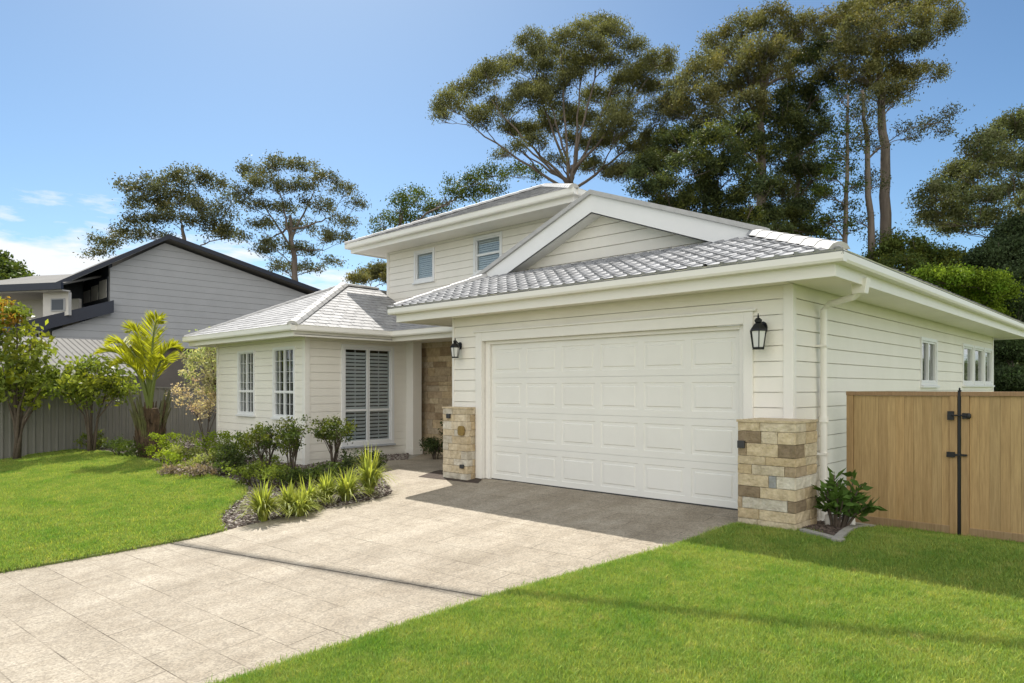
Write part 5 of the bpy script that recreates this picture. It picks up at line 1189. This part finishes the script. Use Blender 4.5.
def clip(poly, a, b, c):
    """keep a*x+b*y >= c"""
    out = []; k = len(poly)
    for i in range(k):
        p, q = poly[i], poly[(i+1) % k]; dp = a*p[0]+b*p[1]-c; dq = a*q[0]+b*q[1]-c
        if dp >= 0: out.append(tuple(p[:2]))
        if dp*dq < 0: t = dp/(dp-dq); out.append((p[0]+(q[0]-p[0])*t, p[1]+(q[1]-p[1])*t))
    return out
def lawn_src(poly):
    o = sheet('lawn_area', poly, .027, lawnm, skirt=0); me = o.data; bpy.data.objects.remove(o); return me
nearR = clip(clip(lawnR, -1, 0, -1.5), 0, 1, .6); nearL = clip(lawnL, -.18, 1, 1.0*0-2.2+2.0)
nearR1 = clip(nearR, 0, -1, -6.5); nearR2 = clip(nearR, 0, 1, 6.5)
scatter('grass', lawn_src(nearR1), tufts, 4200, .6, 1.25, 'short green grass blades of the right lawn nearest the viewer', 'grass', 3, .3)
scatter('grass', lawn_src(nearR2), tufts, 2800, .6, 1.25, 'short green grass blades of the right lawn in front of the gate', 'grass', 4, .3)
far = [tuft(200+i, 16, .042, .05, .0038) for i in range(5)]
scatter('grass', lawn_src(clip(lawnL, 0, 1, .6)), far, 700, .7, 1.25, 'short green grass blades of the left lawn', 'grass', 5, .25)
chips = [chip(i) for i in range(9)]
# mulch surface only where it shows: driveway bed, lawn bed, plant bed
bedpoly = bed_edge+[(-14.1, 11.0), (-14.1, 8.1), (-18.8, 8.1), (-20.5, 10.5), (-23.8, 11), (-23.8, lb[0][1])]+lb[:-1]
bs = sheet('mulch_surface', bedpoly, .0, soil, skirt=0)
bs.name = 'garden_bed_mulch'
scatter('mulch', bs, chips, 700, .7, 1.7, 'brown and grey bark mulch chips on the garden bed', 'mulch', 9, .5)
pb2 = sheet('planter_soil', [(-3.2, 8.3), (K[1].x, K[1].y), (K[2].x, K[2].y), (-3.5, 10.1), (-3.5, 8.9)], .05, soil, skirt=0, cell=.3)
scatter('mulch', pb2, [c for i, c in enumerate(chips) if i % 3], 900, .5, 1.1, 'dark bark mulch around the broad leafed plant', 'mulch', 11, .5)

# ------------------------------------------------------------------ light, sky, camera
TS = Vector((-2.1, 1.18, 3.3)).normalized(); elev = math.asin(TS.z); azi = math.atan2(TS.x, TS.y)
sd = bpy.data.lights.new('sun', 'SUN'); sd.energy = 3.5; sd.angle = R_(.53); sd.color = (1, .95, .87)
so = bpy.data.objects.new('sun', sd); COL.objects.link(so); so.rotation_euler = (-TS).to_track_quat('-Z', 'Y').to_euler(); so.location = TS*60
# overhead service cable above the front yard (casts the thin curved line on the lawn)
cps = []
for px, py, hh in ((330, 570, 0), (492, 598, 0), (620, 612, 0), (760, 629, 0), (900, 643, 0), (1024, 655, 0)):
    g_ = gp(px, py); cps.append(g_+TS*((12.5-g_.z)/TS.z))
d0 = (cps[0]-cps[1]).normalized(); d1 = (cps[-1]-cps[-2]).normalized()
cps = [cps[0]+d0*3]+cps+[cps[-1]+d1*25]
mb = MB(); mb.tube(cps, .05, 8); build('overhead_cable', mb, blackm, label='black overhead service cable high above the front lawn', cat='cable', loc=(0, 0, 0))

w = bpy.data.worlds.new('World'); scene.world = w; w.use_nodes = True; nt = w.node_tree; L = nt.links.new
bg = nt.nodes['Background']; sky = N(nt, 'ShaderNodeTexSky', sky_type='NISHITA'); sky.sun_disc = False; sky.sun_elevation = elev; sky.sun_rotation = azi; sky.air_density = .9; sky.dust_density = 1.1; sky.ozone_density = 1.8; sky.altitude = 50
tc = N(nt, 'ShaderNodeTexCoord'); sep = N(nt, 'ShaderNodeSeparateXYZ'); L(tc.outputs['Generated'], sep.inputs[0])
mp = N(nt, 'ShaderNodeMapping'); mp.inputs['Scale'].default_value = (2.2, 2.2, 9); mp.inputs['Rotation'].default_value = (0, 0, .4); L(tc.outputs['Generated'], mp.inputs[0])
ns = N(nt, 'ShaderNodeTexNoise', Scale=3.6, Detail=9, Roughness=.6); L(mp.outputs[0], ns.inputs['Vector'])
# direction weight: towards left side of view and near the horizon
ld = (cF*.80-cR*.62).normalized()
vd = N(nt, 'ShaderNodeVectorMath', operation='DOT_PRODUCT'); L(tc.outputs['Generated'], vd.inputs[0]); vd.inputs[1].default_value = tuple(ld)
m1 = N(nt, 'ShaderNodeMapRange'); m1.inputs[1].default_value = .86; m1.inputs[2].default_value = .99; m1.inputs[3].default_value = -.15; m1.inputs[4].default_value = .13; L(vd.outputs['Value'], m1.inputs[0])
m2 = N(nt, 'ShaderNodeMapRange'); m2.inputs[1].default_value = .06; m2.inputs[2].default_value = .34; m2.inputs[3].default_value = .29; m2.inputs[4].default_value = -.34; L(sep.outputs[2], m2.inputs[0])
a1 = N(nt, 'ShaderNodeMath', operation='ADD'); L(ns.outputs[0], a1.inputs[0]); L(m1.outputs[0], a1.inputs[1])
a2 = N(nt, 'ShaderNodeMath', operation='ADD'); L(a1.outputs[0], a2.inputs[0]); L(m2.outputs[0], a2.inputs[1])
m3 = N(nt, 'ShaderNodeMapRange'); m3.inputs[1].default_value = .53; m3.inputs[2].default_value = .70; L(a2.outputs[0], m3.inputs[0])
gr = N(nt, 'ShaderNodeMapRange'); gr.inputs[1].default_value = .02; gr.inputs[2].default_value = .55; gr.inputs[3].default_value = 1.0; gr.inputs[4].default_value = .72; L(sep.outputs[2], gr.inputs[0])
hs_ = N(nt, 'ShaderNodeHueSaturation'); hs_.inputs['Saturation'].default_value = 1.1; hs_.inputs['Value'].default_value = .97; L(sky.outputs[0], hs_.inputs['Color'])
tn = N(nt, 'ShaderNodeMix', data_type='RGBA', blend_type='MULTIPLY'); tn.inputs[0].default_value = 1; L(hs_.outputs[0], tn.inputs[6]); tn.inputs[7].default_value = (.80, .97, 1.02, 1)
vm = N(nt, 'ShaderNodeVectorMath', operation='SCALE'); L(tn.outputs[2], vm.inputs[0]); L(gr.outputs[0], vm.inputs['Scale'])
mx = N(nt, 'ShaderNodeMix', data_type='RGBA'); L(m3.outputs[0], mx.inputs[0]); L(vm.outputs[0], mx.inputs[6]); mx.inputs[7].default_value = (6.2, 6.4, 6.7, 1)
# unseen bright clouds added behind the viewer as fill for the shaded walls
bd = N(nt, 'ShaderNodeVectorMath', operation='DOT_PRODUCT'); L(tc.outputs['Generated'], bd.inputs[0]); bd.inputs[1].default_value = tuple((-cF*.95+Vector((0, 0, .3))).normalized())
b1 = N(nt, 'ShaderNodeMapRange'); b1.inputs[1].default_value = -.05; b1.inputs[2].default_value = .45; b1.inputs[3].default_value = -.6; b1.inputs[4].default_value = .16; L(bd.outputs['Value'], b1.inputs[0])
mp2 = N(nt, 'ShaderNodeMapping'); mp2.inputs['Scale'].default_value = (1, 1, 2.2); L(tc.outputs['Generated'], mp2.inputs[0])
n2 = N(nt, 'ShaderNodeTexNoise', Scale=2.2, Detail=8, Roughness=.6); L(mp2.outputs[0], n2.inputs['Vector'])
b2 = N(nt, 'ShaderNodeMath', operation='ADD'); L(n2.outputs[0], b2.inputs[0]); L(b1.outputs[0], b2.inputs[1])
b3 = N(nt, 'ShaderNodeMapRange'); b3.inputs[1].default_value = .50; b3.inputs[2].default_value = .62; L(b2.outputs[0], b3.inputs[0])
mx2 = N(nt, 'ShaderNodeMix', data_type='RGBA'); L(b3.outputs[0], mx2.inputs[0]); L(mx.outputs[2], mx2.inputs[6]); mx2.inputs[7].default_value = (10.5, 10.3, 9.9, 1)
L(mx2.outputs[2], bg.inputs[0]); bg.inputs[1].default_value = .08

cam = bpy.data.cameras.new('camera'); co = bpy.data.objects.new('camera', cam); COL.objects.link(co); scene.camera = co
co.location = cO; co.rotation_euler = cF.to_track_quat('-Z', 'Y').to_euler(); cam.sensor_width = 36; cam.lens = FPX/1024*36
cam.shift_y = (HY-341.5)/1024; cam.clip_end = 6000; cam.clip_start = .05
vs = scene.view_settings; vs.view_transform = 'Standard'; vs.look = 'None'; vs.exposure = 1.0; vs.gamma = 1
scene.render.engine = 'CYCLES'; scene.cycles.max_bounces = 5; scene.cycles.diffuse_bounces = 3; scene.cycles.transparent_max_bounces = 8
scene.render.resolution_x = 1024; scene.render.resolution_y = 683
